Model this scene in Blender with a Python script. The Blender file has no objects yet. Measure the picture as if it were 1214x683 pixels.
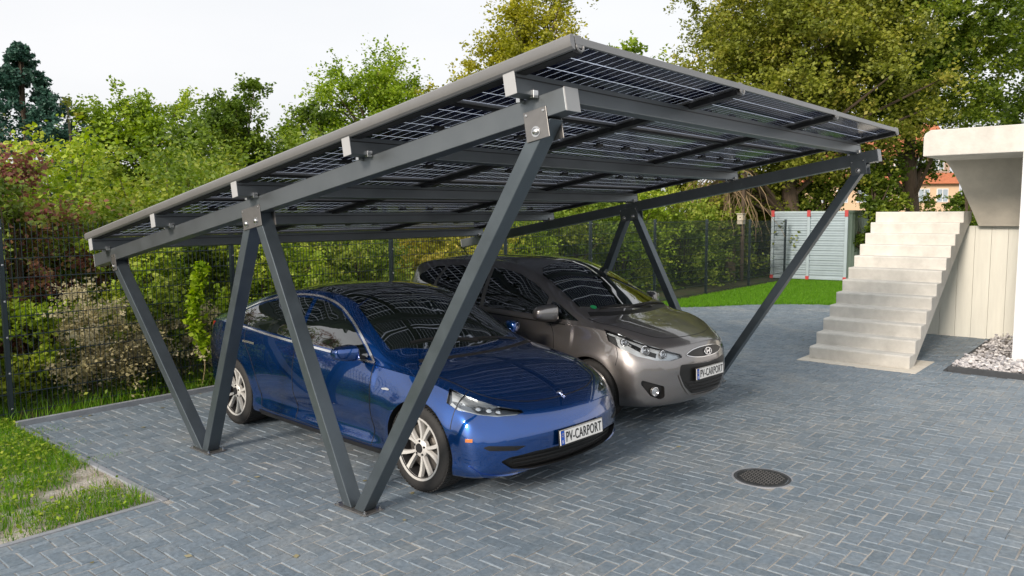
import bpy, bmesh, math, random
import numpy as np
from math import sin, cos, pi, radians, sqrt
from mathutils import Vector, Matrix
from mathutils.bvhtree import BVHTree
random.seed(7); RNG = np.random.default_rng(11)
scene = bpy.context.scene
C = scene.collection

# ------------------------------------------------------------------ helpers
def link(o, parent=None):
    C.objects.link(o)
    if parent is not None: o.parent = parent
    return o
def empty(name, loc=(0,0,0), rz=0):
    o = bpy.data.objects.new(name, None); C.objects.link(o)
    o.location = loc; o.rotation_euler = (0,0,rz); o.empty_display_size = .2
    return o
def tag(o, label=None, cat=None, group=None, kind=None):
    if label: o['label'] = label
    if cat: o['category'] = cat
    if group: o['group'] = group
    if kind: o['kind'] = kind
    return o
def sharpen(me, ang=35):
    bm = bmesh.new(); bm.from_mesh(me)
    a = radians(ang)
    for e in bm.edges:
        e.smooth = not (len(e.link_faces) == 2 and e.calc_face_angle(0) > a)
    for f in bm.faces: f.smooth = True
    bm.to_mesh(me); bm.free()
class MB:
    def __init__(s): s.v = []; s.f = []; s.m = []
    def add(s, vs, fs, mi=0):
        n = len(s.v); s.v += [tuple(v) for v in vs]
        s.f += [tuple(i+n for i in f) for f in fs]; s.m += [mi]*len(fs)
    def box(s, x0,x1,y0,y1,z0,z1, mi=0, M=None):
        vs = [Vector((x,y,z)) for x in (x0,x1) for y in (y0,y1) for z in (z0,z1)]
        if M is not None: vs = [M @ v for v in vs]
        s.add(vs, [(0,1,3,2),(4,6,7,5),(0,4,5,1),(2,3,7,6),(0,2,6,4),(1,5,7,3)], mi)
    def bar(s, p0, p1, w, h, up=(0,0,1), mi=0, M=None):
        p0=Vector(p0);p1=Vector(p1);d=(p1-p0).normalized();up=Vector(up)
        r=d.cross(up).normalized(); u=r.cross(d).normalized()
        vs=[p+r*a*w/2+u*b*h/2 for p in (p0,p1) for a,b in ((-1,-1),(1,-1),(1,1),(-1,1))]
        if M is not None: vs=[M@v for v in vs]
        s.add(vs,[(0,1,2,3),(7,6,5,4),(0,4,5,1),(1,5,6,2),(2,6,7,3),(3,7,4,0)],mi)
    def tube(s, pts, rad, n=8, mi=0, cap=True):
        pts=[Vector(p) for p in pts]
        if not hasattr(rad,'__len__'): rad=[rad]*len(pts)
        rings=[]; prev=None
        for i,p in enumerate(pts):
            d=(pts[min(i+1,len(pts)-1)]-pts[max(i-1,0)]).normalized()
            if prev is None:
                a=Vector((0,0,1)) if abs(d.z)<.9 else Vector((1,0,0)); r=d.cross(a).normalized()
            else:
                r=(prev-d*prev.dot(d)).normalized()
            prev=r; u=d.cross(r)
            rings.append([p+(r*cos(2*pi*k/n)+u*sin(2*pi*k/n))*rad[i] for k in range(n)])
        vs=[v for R in rings for v in R]; fs=[]
        for i in range(len(pts)-1):
            for k in range(n):
                a=i*n+k;b=i*n+(k+1)%n; fs.append((a,b,b+n,a+n))
        if cap: fs+= [tuple(range(n-1,-1,-1)), tuple(range((len(pts)-1)*n,len(pts)*n))]
        s.add(vs,fs,mi)
    def lathe(s, prof, n=32, axis='y', c=(0,0,0), mi=0, close=False):
        # prof: list of (r, a) with a along axis
        vs=[];fs=[]
        for r,a in prof:
            for k in range(n):
                t=2*pi*k/n
                if axis=='y': vs.append((c[0]+r*cos(t), c[1]+a, c[2]+r*sin(t)))
                elif axis=='z': vs.append((c[0]+r*cos(t), c[1]+r*sin(t), c[2]+a))
                else: vs.append((c[0]+a, c[1]+r*cos(t), c[2]+r*sin(t)))
        m=len(prof)
        for i in range(m-1 if not close else m):
            for k in range(n):
                a=i*n+k;b=i*n+(k+1)%n;i2=((i+1)%m)*n
                fs.append((a,b,i2+(k+1)%n,i2+k))
        s.add(vs,fs,mi)
    def build(s, name, mats, parent=None, smooth=False, bevel=0, ang=35, recalc=True):
        me=bpy.data.meshes.new(name); me.from_pydata(s.v,[],s.f)
        if not isinstance(mats,(list,tuple)): mats=[mats]
        for m in mats: me.materials.append(m)
        if len(mats)>1: me.polygons.foreach_set('material_index', s.m)
        if recalc:
            bm=bmesh.new(); bm.from_mesh(me); bmesh.ops.recalc_face_normals(bm,faces=bm.faces[:]); bm.to_mesh(me); bm.free()
        if smooth: sharpen(me,ang)
        me.update()
        o=bpy.data.objects.new(name,me); link(o,parent)
        if bevel:
            b=o.modifiers.new('bevel','BEVEL'); b.width=bevel; b.segments=2; b.limit_method='ANGLE'; b.angle_limit=radians(40); b.harden_normals=False
        return o
def build_loose(mb,name,mats,parent=None,**k):
    # every separate piece becomes an object of its own
    par=list(range(len(mb.v)))
    def find(a):
        while par[a]!=a: par[a]=par[par[a]]; a=par[a]
        return a
    for f in mb.f:
        for b in f[1:]:
            x,y=find(f[0]),find(b)
            if x!=y: par[x]=y
    groups={}
    for i,f in enumerate(mb.f): groups.setdefault(find(f[0]),[]).append(i)
    out=[]
    for g in groups.values():
        m=MB(); ids={}
        for i in g:
            for a in mb.f[i]:
                if a not in ids: ids[a]=len(ids); m.v.append(mb.v[a])
            m.f.append(tuple(ids[a] for a in mb.f[i])); m.m.append(mb.m[i])
        out.append(m.build(name,mats,parent,**k))
    return out
def np_mesh(name, verts, nper, mats, parent=None, tone=None):
    """verts (N*nper,3); faces are consecutive groups of nper verts"""
    me=bpy.data.meshes.new(name); nv=len(verts); nf=nv//nper
    me.vertices.add(nv); me.vertices.foreach_set('co', np.asarray(verts,dtype=np.float32).ravel())
    me.loops.add(nv); me.loops.foreach_set('vertex_index', np.arange(nv,dtype=np.int32))
    me.polygons.add(nf); me.polygons.foreach_set('loop_start', np.arange(0,nv,nper,dtype=np.int32))
    me.update(calc_edges=True)
    if tone is not None:
        at=me.attributes.new('tone','FLOAT','FACE'); at.data.foreach_set('value', np.asarray(tone,dtype=np.float32))
    me.materials.append(mats)
    o=bpy.data.objects.new(name,me); link(o,parent); return o
def copy_tree(o, parent=None, first=True):
    c=o.copy(); C.objects.link(c); c.parent=parent
    for ch in list(o.children): copy_tree(ch,c,False)
    return c
def text_mesh(txt, name, mat, parent, width, height, loc, rot, depth=.0015, font_shift=0):
    cu=bpy.data.curves.new('t','FONT'); cu.body=txt; cu.size=1; cu.extrude=.01; cu.offset=.012; cu.space_character=1.08
    ob=bpy.data.objects.new('t',cu); C.objects.link(ob)
    dg=bpy.context.evaluated_depsgraph_get(); me=bpy.data.meshes.new_from_object(ob.evaluated_get(dg))
    bpy.data.objects.remove(ob)
    xs=[v.co.x for v in me.vertices]; ys=[v.co.y for v in me.vertices]
    x0,x1,y0,y1=min(xs),max(xs),min(ys),max(ys)
    for v in me.vertices:
        v.co.x=(v.co.x-(x0+x1)/2)/(x1-x0)*width; v.co.y=(v.co.y-(y0+y1)/2)/(y1-y0)*height; v.co.z=v.co.z/.01*depth
    me.materials.clear(); me.materials.append(mat)
    o=bpy.data.objects.new(name,me); link(o,parent); o.location=loc; o.rotation_euler=rot
    return o

# ------------------------------------------------------------------ materials
def mat(name):
    m=bpy.data.materials.new(name); m.use_nodes=True; nt=m.node_tree
    b=nt.nodes['Principled BSDF']; return m,nt,b
def N(nt,t,**kw):
    n=nt.nodes.new(t)
    for k,v in kw.items(): setattr(n,k,v)
    return n
def simple(name,col,rough=.5,metal=0,coat=0,spec=.5,noise=0,nscale=8,bump=0,bscale=60,nrough=0,stretch=None):
    m,nt,b=mat(name)
    b.inputs['Base Color'].default_value=(*col,1); b.inputs['Roughness'].default_value=rough
    b.inputs['Metallic'].default_value=metal; b.inputs['Coat Weight'].default_value=coat; b.inputs['Coat Roughness'].default_value=.03
    b.inputs['Specular IOR Level'].default_value=spec
    if noise or bump or nrough:
        tc=N(nt,'ShaderNodeTexCoord'); src=tc.outputs['Object']
        if stretch:
            mp=N(nt,'ShaderNodeMapping'); mp.inputs['Scale'].default_value=stretch; nt.links.new(src,mp.inputs[0]); src=mp.outputs[0]
    if noise or nrough:
        n=N(nt,'ShaderNodeTexNoise'); n.inputs['Scale'].default_value=nscale; n.inputs['Detail'].default_value=6; n.inputs['Roughness'].default_value=.65
        nt.links.new(src,n.inputs['Vector'])
        if noise:
            mr=N(nt,'ShaderNodeMapRange'); mr.inputs['From Min'].default_value=.25; mr.inputs['From Max'].default_value=.75
            mr.inputs['To Min'].default_value=1-noise; mr.inputs['To Max'].default_value=1+noise
            nt.links.new(n.outputs['Fac'],mr.inputs['Value'])
            mx=N(nt,'ShaderNodeVectorMath',operation='SCALE'); mx.inputs[0].default_value=col
            nt.links.new(mr.outputs[0],mx.inputs['Scale']); nt.links.new(mx.outputs[0],b.inputs['Base Color'])
        if nrough:
            mr=N(nt,'ShaderNodeMapRange'); mr.inputs['From Min'].default_value=.3; mr.inputs['From Max'].default_value=.7
            mr.inputs['To Min'].default_value=rough-nrough; mr.inputs['To Max'].default_value=rough+nrough
            nt.links.new(n.outputs['Fac'],mr.inputs['Value']); nt.links.new(mr.outputs[0],b.inputs['Roughness'])
    if bump:
        n2=N(nt,'ShaderNodeTexNoise'); n2.inputs['Scale'].default_value=bscale; n2.inputs['Detail'].default_value=4
        nt.links.new(src,n2.inputs['Vector'])
        bp=N(nt,'ShaderNodeBump'); bp.inputs['Strength'].default_value=bump; bp.inputs['Distance'].default_value=.01
        nt.links.new(n2.outputs['Fac'],bp.inputs['Height']); nt.links.new(bp.outputs[0],b.inputs['Normal'])
    return m
def leafmat(name, ramp, transl=.35, rough=.5):
    """ramp: list of (pos,color); per-face tone attribute picks the colour"""
    m,nt,b=mat(name)
    a=N(nt,'ShaderNodeAttribute',attribute_name='tone'); r=N(nt,'ShaderNodeValToRGB')
    el=r.color_ramp.elements
    while len(el)>1: el.remove(el[-1])
    el[0].position=ramp[0][0]; el[0].color=(*ramp[0][1],1)
    for p,c in ramp[1:]:
        e=el.new(p); e.color=(*c,1)
    nt.links.new(a.outputs['Fac'],r.inputs[0]); nt.links.new(r.outputs[0],b.inputs['Base Color'])
    b.inputs['Roughness'].default_value=rough; b.inputs['Specular IOR Level'].default_value=.3
    tr=N(nt,'ShaderNodeBsdfTranslucent'); mx=N(nt,'ShaderNodeMixShader'); mx.inputs[0].default_value=transl
    hs=N(nt,'ShaderNodeHueSaturation'); hs.inputs['Value'].default_value=1.3; hs.inputs['Saturation'].default_value=1.1
    nt.links.new(r.outputs[0],hs.inputs['Color']); nt.links.new(hs.outputs[0],tr.inputs[0])
    nt.links.new(b.outputs[0],mx.inputs[1]); nt.links.new(tr.outputs[0],mx.inputs[2])
    nt.links.new(mx.outputs[0],nt.nodes['Material Output'].inputs['Surface'])
    return m

M={}
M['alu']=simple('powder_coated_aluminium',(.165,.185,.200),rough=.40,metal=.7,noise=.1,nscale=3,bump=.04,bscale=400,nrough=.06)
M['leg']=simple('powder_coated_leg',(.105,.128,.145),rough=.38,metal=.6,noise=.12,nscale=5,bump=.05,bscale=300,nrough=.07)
M['alu_cap']=simple('grey_plastic_cap',(.38,.39,.4),rough=.5,noise=.05)
M['plate_metal']=simple('bracket_plate',(.23,.225,.22),rough=.35,metal=.7,noise=.1,nscale=12)
M['steel']=simple('bolt_steel',(.6,.6,.6),rough=.25,metal=1)
M['edge']=simple('edge_profile',(.22,.22,.22),rough=.38,metal=.4,noise=.12,nscale=2)
M['black']=simple('black_plastic',(.012,.012,.013),rough=.5,noise=.1,nscale=40)
M['rubber']=simple('tyre_rubber',(.022,.022,.022),rough=.75,noise=.25,nscale=25,bump=.1,bscale=150)
M['rim']=simple('rim_silver',(.74,.73,.70),rough=.32,metal=.35,noise=.05)
M['rimdark']=simple('rim_inside',(.03,.03,.032),rough=.5,metal=.4)
M['disc']=simple('brake_disc',(.3,.28,.26),rough=.4,metal=.9,noise=.2,nscale=20)
M['chrome']=simple('chrome',(.8,.8,.81),rough=.18,metal=.9)
M['white_plate']=simple('plate_white',(.82,.82,.8),rough=.35,noise=.03)
M['plate_blue']=simple('plate_blue',(.01,.09,.5),rough=.35)
M['plate_black']=simple('plate_black',(.01,.01,.01),rough=.4)
M['glass']=simple('car_glass',(.006,.009,.008),rough=.015,spec=.8,coat=1)
M['glass'].node_tree.nodes['Principled BSDF'].inputs['Coat IOR'].default_value=1.9
M['lamp_clear']=None
def glassy(name,tint,alpha):
    m,nt,b=mat(name)
    t=N(nt,'ShaderNodeBsdfTransparent'); t.inputs[0].default_value=(*tint,1)
    g=N(nt,'ShaderNodeBsdfGlossy'); g.inputs['Roughness'].default_value=.02
    fr=N(nt,'ShaderNodeFresnel'); fr.inputs[0].default_value=1.5
    mx=N(nt,'ShaderNodeMixShader'); nt.links.new(fr.outputs[0],mx.inputs[0])
    nt.links.new(t.outputs[0],mx.inputs[1]); nt.links.new(g.outputs[0],mx.inputs[2])
    nt.links.new(mx.outputs[0],nt.nodes['Material Output'].inputs['Surface']); return m
M['lamp_clear']=glassy('lamp_lens',(.85,.88,.9),1)
M['lampin']=simple('lamp_reflector',(.78,.80,.82),rough=.22,metal=.35)
M['lamp_mid']=simple('lamp_inner',(.22,.24,.27),rough=.18,metal=.5)
M['iron_worn']=simple('worn_iron',(.13,.13,.13),rough=.5,metal=.4,noise=.3,nscale=30)
M['amber']=simple('amber_lens',(.6,.2,.05),rough=.2)
M['red']=simple('red_lens',(.5,.01,.01),rough=.15,coat=1)
def paint(name,col,metal,coat=1,rough=.32):
    m,nt,b=mat(name)
    tc=N(nt,'ShaderNodeTexCoord'); v=N(nt,'ShaderNodeTexVoronoi'); v.inputs['Scale'].default_value=900
    nt.links.new(tc.outputs['Object'],v.inputs['Vector'])
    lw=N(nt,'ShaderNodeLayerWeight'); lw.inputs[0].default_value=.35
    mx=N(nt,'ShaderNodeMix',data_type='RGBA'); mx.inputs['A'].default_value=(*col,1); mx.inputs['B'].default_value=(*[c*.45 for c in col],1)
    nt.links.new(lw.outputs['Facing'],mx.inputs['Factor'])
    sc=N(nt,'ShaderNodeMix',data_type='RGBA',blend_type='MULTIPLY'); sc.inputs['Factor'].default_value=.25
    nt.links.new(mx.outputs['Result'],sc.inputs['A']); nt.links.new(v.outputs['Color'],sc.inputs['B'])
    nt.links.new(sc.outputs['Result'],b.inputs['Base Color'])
    # road dust low on the panels
    b.inputs['Metallic'].default_value=metal; b.inputs['Roughness'].default_value=rough
    b.inputs['Coat Weight'].default_value=coat; b.inputs['Coat Roughness'].default_value=.02; b.inputs['Coat IOR'].default_value=1.78
    return m
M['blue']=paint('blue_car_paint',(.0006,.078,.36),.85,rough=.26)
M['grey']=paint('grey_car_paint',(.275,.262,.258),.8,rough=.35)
M['concrete']=simple('pale_concrete',(.58,.565,.52),rough=.85,noise=.17,nscale=4.5,bump=.25,bscale=35)
M['concrete2']=simple('tan_concrete',(.54,.505,.43),rough=.85,noise=.15,nscale=3,bump=.2,bscale=25)
M['plinth']=simple('plinth_mortar',(.62,.58,.50),rough=.9,noise=.12,nscale=9,bump=.2,bscale=60)
M['render_white']=simple('white_render',(.72,.735,.75),rough=.8,noise=.03,nscale=3,bump=.06,bscale=120)
M['plank']=simple('cream_planks',(.68,.68,.61),rough=.6,noise=.07,nscale=2.5,stretch=(6,6,.6))
M['kerb']=simple('dark_kerb',(.045,.05,.056),rough=.8,noise=.2,nscale=12,bump=.2,bscale=80)
M['kerb_light']=simple('light_kerb',(.27,.29,.32),rough=.85,noise=.2,nscale=9,bump=.2,bscale=80)
M['fence']=simple('anthracite_wire',(.025,.04,.048),rough=.45,metal=.1)
M['iron']=simple('manhole_iron',(.03,.033,.037),rough=.6,metal=.3,noise=.35,nscale=30,bump=.15,bscale=90)
M['cont_silver']=simple('container_galvanised',(.30,.37,.41),rough=.45,metal=.45,noise=.1,nscale=3)
M['cont_green']=simple('container_green',(.36,.43,.36),rough=.5,noise=.1,nscale=4)
M['cont_red']=simple('container_red',(.42,.03,.03),rough=.45)
M['bark']=simple('bark',(.09,.065,.045),rough=.9,noise=.4,nscale=9,bump=.6,bscale=30,stretch=(4,4,.8))
M['twig']=simple('bare_twigs',(.26,.19,.11),rough=.9,noise=.3,nscale=8)
M['stem']=simple('dry_stem',(.34,.27,.15),rough=.9,noise=.2)
M['tile']=simple('orange_roof_tile',(.44,.15,.07),rough=.8,noise=.25,nscale=5)
M['peach']=simple('peach_render',(.70,.50,.33),rough=.85,noise=.05)
M['winframe']=simple('white_window_frame',(.8,.8,.8),rough=.5)
M['winpane']=simple('window_pane',(.35,.42,.48),rough=.08,spec=.8)
M['birdbox']=simple('bird_box_wood',(.5,.46,.38),rough=.8,noise=.1)
M['jbox']=simple('junction_box',(.008,.008,.009),rough=.45)
# ------------------------------------------------------------------ cars
def pchip(knots):
    k=sorted(knots); X=np.array([a for a,b in k],float); Y=np.array([b for a,b in k],float)
    h=np.diff(X); d=np.diff(Y)/h; n=len(X); m=np.zeros(n)
    for i in range(1,n-1):
        if d[i-1]*d[i]>0:
            w1=2*h[i]+h[i-1]; w2=h[i]+2*h[i-1]; m[i]=(w1+w2)/(w1/d[i-1]+w2/d[i])
    m[0]=d[0]; m[-1]=d[-1]
    def f(x):
        x=min(max(x,X[0]),X[-1]); i=int(min(max(np.searchsorted(X,x)-1,0),n-2)); t=(x-X[i])/h[i]
        return float((2*t**3-3*t*t+1)*Y[i]+(t**3-2*t*t+t)*h[i]*m[i]+(-2*t**3+3*t*t)*Y[i+1]+(t**3-t*t)*h[i]*m[i+1])
    return f
def catmull(P,n,closed=False):
    out=[];L=len(P)
    rng=range(L if closed else L-1)
    for i in rng:
        g=(lambda j:P[j%L]) if closed else (lambda j:P[min(max(j,0),L-1)])
        p0,p1,p2,p3=[np.array(g(j),float) for j in (i-1,i,i+1,i+2)]
        for k in range(n):
            t=k/n
            out.append(.5*((2*p1)+(-p0+p2)*t+(2*p0-5*p1+4*p2-p3)*t*t+(-p0+3*p1-3*p2+p3)*t**3))
    if not closed: out.append(np.array(P[-1],float))
    return out
class Car:
    def __init__(s, S):
        s.S=S; F={k:pchip(v) for k,v in S['curves'].items()}; s.F=F
        xs=[]
        kn=S['stations']
        for a,b in zip(kn[:-1],kn[1:]):
            n=max(2,int(abs(b-a)/.02)) if abs(b-a)>.05 else 3
            xs+= [a+(b-a)*i/n for i in range(n)]
        xs.append(kn[-1]); s.xs=xs
        rows=[]
        for x in xs:
            f={k:F[k](x) for k in F}
            h,zb,zs,zr,zc,ys,yr=f['ym'],f['zb'],f['zs'],f['zr'],f['zc'],f['ys'],f['yr']
            H=zs-zb
            tuck=S.get('tuck',.05)
            P=[(0,zb),(h*.5,zb),(h-tuck-.05,zb+.005),(h-tuck*.55,zb+.10*H),(h-.014,zb+.28*H),(h-.002,zb+.5*H),(h-.004,zb+.68*H),
               (h-.028*(1 if zr-zs>.12 else 1.4),zb+.87*H),(ys,zs)]
            up=zr-zs
            P+=[(ys+(yr-ys)*.10,zs+up*.10),(ys+(yr-ys)*.5+.022*min(1,up/.3),zs+up*.5),(yr,zr),
                (yr*.80,zr+(zc-zr)*.50),(yr*.48,zr+(zc-zr)*.86),(yr*.2,zr+(zc-zr)*.985),(0,zc)]
            Q=catmull(P,7)
            Q[0][0]=0;Q[-1][0]=0
            row=[]
            for y,z in Q:
                y=max(0,y)
                # arch flares
                bump=0
                for wx in (0,-S['wb']):
                    d=math.hypot(x-wx,z-S['wr'])
                    if z<S['wr']+.55 and y>h*.6: bump+=S['flare']*math.exp(-((d-S['ar']-.01)/.075)**2)
                # body side sculpting between the wheels
                if -S['wb']+.3<x<-.3 and y>h*.7:
                    bump-=S['sculpt']*math.exp(-((z-.36)/.09)**2)*min(1,min(-.3-x,x+S['wb']-.3)/.35)
                    bump+=S['sculpt']*.5*math.exp(-((z-.23)/.05)**2)*min(1,min(-.3-x,x+S['wb']-.3)/.35)
                yy=y+bump
                u=min(1.0,y/max(S['W']/2,.01))
                xx=x-f['bow']*(u**2.4)+f['rbow']*(u**2.4)
                row.append((xx,yy,z))
            rows.append(row)
        s.rows=rows
        vs=[];fs=[];nr=len(rows[0]);ring=2*nr-2
        for row in rows:
            vs+=[(x,-y,z) for x,y,z in row]                     # right side bottom->top
            vs+=[(x,y,z) for x,y,z in row[-2:0:-1]]            # left side top->bottom
        for i in range(len(rows)-1):
            for k in range(ring):
                a=i*ring+k;b=i*ring+(k+1)%ring
                fs.append((a,b,b+ring,a+ring))
        for i in (0,len(rows)-1):   # end caps that follow the bowed plan
            row=rows[i]; x0=xs[i]; bw=F['bow'](x0); rb=F['rbow'](x0); nc=24; base=len(vs)
            for k,(x,y,z) in enumerate(row):
                for q in range(nc+1):
                    yy=y*(2*q/nc-1); u=min(1.0,abs(yy)/(S['W']/2))
                    vs.append((x0-bw*u**2.4+rb*u**2.4 if 0<q<nc else x,yy,z))
            for k in range(nr-1):
                for q in range(nc):
                    a=base+k*(nc+1)+q; fs.append((a,a+1,a+nc+2,a+nc+1))
        me=bpy.data.meshes.new('b'); me.from_pydata(vs,[],fs)
        bm=bmesh.new(); bm.from_mesh(me); bmesh.ops.remove_doubles(bm,verts=bm.verts[:],dist=.0004); bmesh.ops.dissolve_degenerate(bm,dist=.0002,edges=bm.edges[:])
        bmesh.ops.recalc_face_normals(bm,faces=bm.faces[:])
        if bm.calc_volume()<0: bmesh.ops.reverse_faces(bm,faces=bm.faces[:])
        bm.to_mesh(me)
        s.bvh=BVHTree.FromBMesh(bm); bm.free(); s.me=me
    def solid(s, pts, d, up, down, mirror=True, dens=.02, rings=8, round_=0):
        # closed volume around a patch outline, used to sink openings into the body
        m=MB(); s.patch(pts,d,'x',None,None,off=up,rings=rings,dens=dens,skirt=0,mb=m,round_=round_,along=True)
        n1=len(m.v); f1=list(m.f); v1=list(m.v)
        m2=MB(); s.patch(pts,d,'x',None,None,off=-down,rings=rings,dens=dens,skirt=0,mb=m2,round_=round_,along=True)
        k=next(i for i,f in enumerate(f1) if len(f)==3)
        # ring size = number of fan triangles
        n=sum(1 for f in f1 if len(f)==3); ci=rings*n
        keep=[f for f in f1 if max(f)<=ci]
        out=MB(); out.v=v1[:ci+1]+m2.v[:ci+1]; o=ci+1
        out.f=keep+[tuple(reversed([a+o for a in f])) for f in keep]+[(i,o+i,o+(i+1)%n,(i+1)%n) for i in range(n)]
        out.m=[1]*len(out.f)
        if mirror:
            q=MB(); q.v=[(x,-y,z) for x,y,z in out.v]; q.f=[tuple(reversed(f)) for f in out.f]; q.m=out.m[:]
            return [out,q]
        return [out]
    def cut(s, mats, name, parent, extra=()):
        o=bpy.data.objects.new('tmp',s.me); C.objects.link(o)
        s.me.materials.clear()
        for m in mats: s.me.materials.append(m)
        cutters=[]
        mb=MB()
        for wx in (0,-s.S['wb']):
            for sy in (-1,1):
                prof=[(0,s.S['W']/2*1.2*sy),(s.S['ar'],s.S['W']/2*1.2*sy),(s.S['ar'],(s.S['W']/2-.34)*sy),(0,(s.S['W']/2-.34)*sy)]
                n=56; vs=[];f=[]
                for r,a in prof[1:3]:
                    for k in range(n):
                        t=2*pi*k/n; vs.append((wx+r*cos(t),a,s.S['wr']+r*sin(t)*1.0))
                f=[(k,(k+1)%n,n+(k+1)%n,n+k) for k in range(n)]+[tuple(range(n-1,-1,-1)),tuple(range(n,2*n))]
                mb.add(vs,f,1)
        cutters=[mb.build('cut',mats)]+[e.build('cut',mats) for e in extra]
        for c in cutters:
            for p in c.data.polygons: p.material_index=1
            md=o.modifiers.new('b','BOOLEAN'); md.operation='DIFFERENCE'; md.solver='EXACT'; md.object=c; md.material_mode='INDEX'
        dg=bpy.context.evaluated_depsgraph_get(); dg.update()
        me=bpy.data.meshes.new_from_object(o.evaluated_get(dg))
        bpy.data.objects.remove(o)
        for c in cutters: bpy.data.objects.remove(c)
        sharpen(me,32); me.name=name
        b=bpy.data.objects.new(name,me); link(b,parent); return b
    def ray(s,p,d):
        h=s.bvh.ray_cast(Vector(p)+Vector((1.1e-4,1.7e-4,.9e-4)),Vector(d)); return h[0],h[1]
    def patch(s, pts, d, name, mt, parent, off=.004, rings=14, dens=.025, round_=0, skirt=.006, mirror=False, obj=True, mb=None, along=False):
        """closed outline pts (approx. 3-D points), projected along d on the body, with an inward skirt"""
        d=Vector(d).normalized()
        a=Vector((0,0,1)) if abs(d.z)<.8 else Vector((1,0,0))
        u=d.cross(a).normalized(); v=u.cross(d).normalized()
        P=[(Vector(p).dot(u),Vector(p).dot(v)) for p in pts]
        # resample with rounded corners
        if round_:
            Q=[]
            L=len(P)
            for i in range(L):
                p=np.array(P[i]);a0=np.array(P[i-1]);b0=np.array(P[(i+1)%L])
                la=np.linalg.norm(a0-p);lb=np.linalg.norm(b0-p)
                ra=min(round_,la*.45);rb=min(round_,lb*.45)
                q0=p+(a0-p)/la*ra;q1=p+(b0-p)/lb*rb
                for k in range(6):
                    t=k/5; Q.append(q0*(1-t)**2+2*p*t*(1-t)+q1*t*t)
            P=Q
        R=[]
        L=len(P)
        for i in range(L):
            p=np.array(P[i],float);q=np.array(P[(i+1)%L],float);n=max(1,int(np.linalg.norm(q-p)/dens))
            for k in range(n): R.append(p+(q-p)*k/n)
        c=sum(R)/len(R)
        base=Vector(pts[0]); w0=base.dot(d)
        own=mb is None
        if own: mb=MB()
        n=len(R); vs=[]
        last=None
        def hit(q,o):
            nonlocal last
            p=u*(q[0]+1.3e-4)+v*(q[1]+.7e-4)+d*(w0-3)
            h,nn=s.ray(p,d)
            if h is None:
                h=last[0] if last else p; nn=last[1] if last else -d
                # keep the asked uv but last depth
                h=u*q[0]+v*q[1]+d*(h.dot(d))
            last=(h,nn)
            return h-d*o if along else h+nn*o
        for k in range(rings):
            t=1-k/rings
            for q in R: vs.append(hit(c+(q-c)*t,off))
        vs.append(hit(c,off)); ci=len(vs)-1
        fs=[]
        for k in range(rings-1):
            for i in range(n):
                fs.append((k*n+i,k*n+(i+1)%n,(k+1)*n+(i+1)%n,(k+1)*n+i))
        for i in range(n): fs.append(((rings-1)*n+i,(rings-1)*n+(i+1)%n,ci))
        s0=len(vs)
        for q in R: vs.append(hit(q,off-skirt))
        for i in range(n): fs.append((i,s0+i,s0+(i+1)%n,(i+1)%n))
        def put(vv,ff,M):
            M.add(vv,ff)
        put(vs,fs,mb)
        if mirror=='both':
            mb.add([(x,-y,z) for x,y,z in vs],[tuple(reversed(f)) for f in fs])
        if not own: return None
        if mirror=='only':
            mb.v=[(x,-y,z) for x,y,z in mb.v]
        o=mb.build(name,mt,parent,smooth=True,ang=50)
        return o
    def strip(s, pts, d, w, mb, off=.002, skirt=.004, mirror=False, dens=.03, smooth=True):
        d=Vector(d).normalized()
        a=Vector((0,0,1)) if abs(d.z)<.8 else Vector((1,0,0))
        u=d.cross(a).normalized(); v=u.cross(d).normalized()
        P=[np.array((Vector(p).dot(u),Vector(p).dot(v))) for p in pts]
        if smooth and len(P)>2: P=catmull(P,5)
        R=[]
        for p,q in zip(P[:-1],P[1:]):
            n=max(1,int(np.linalg.norm(q-p)/dens))
            for k in range(n): R.append(p+(q-p)*k/n)
        R.append(P[-1])
        w0=Vector(pts[0]).dot(d); vs=[];last=None;H=[]
        for i,q in enumerate(R):
            h,nn=s.ray(u*(q[0]+1.3e-4)+v*(q[1]+.7e-4)+d*(w0-3),d)
            if h is None:
                h=u*q[0]+v*q[1]+d*(last[0].dot(d)) if last else Vector(pts[0]); nn=last[1] if last else -d
                g=s.bvh.find_nearest(h)
                if g[0] is not None: h,nn=g[0],g[1]
            last=(h,nn); H.append(last)
        for i,(h,nn) in enumerate(H):
            t=(H[min(i+1,len(H)-1)][0]-H[max(i-1,0)][0]).normalized(); sd_=nn.cross(t).normalized()
            for sgn,o in ((-1,off-skirt),(-1,off),(1,off),(1,off-skirt)):
                e=h+sd_*w/2*sgn; g=s.bvh.find_nearest(e)
                p,n2=(g[0],g[1]) if g[0] is not None and (g[0]-e).length<w*.6 else (e,nn)
                if n2.dot(nn)<.5: n2=nn
                vs.append(p+n2*o)
        fs=[]
        for i in range(len(R)-1):
            for k in range(3): fs.append((i*4+k,i*4+k+1,i*4+k+5,i*4+k+4))
        mb.add(vs,fs)
        if mirror: mb.add([(x,-y,z) for x,y,z in vs],[tuple(reversed(f)) for f in fs])

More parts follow.
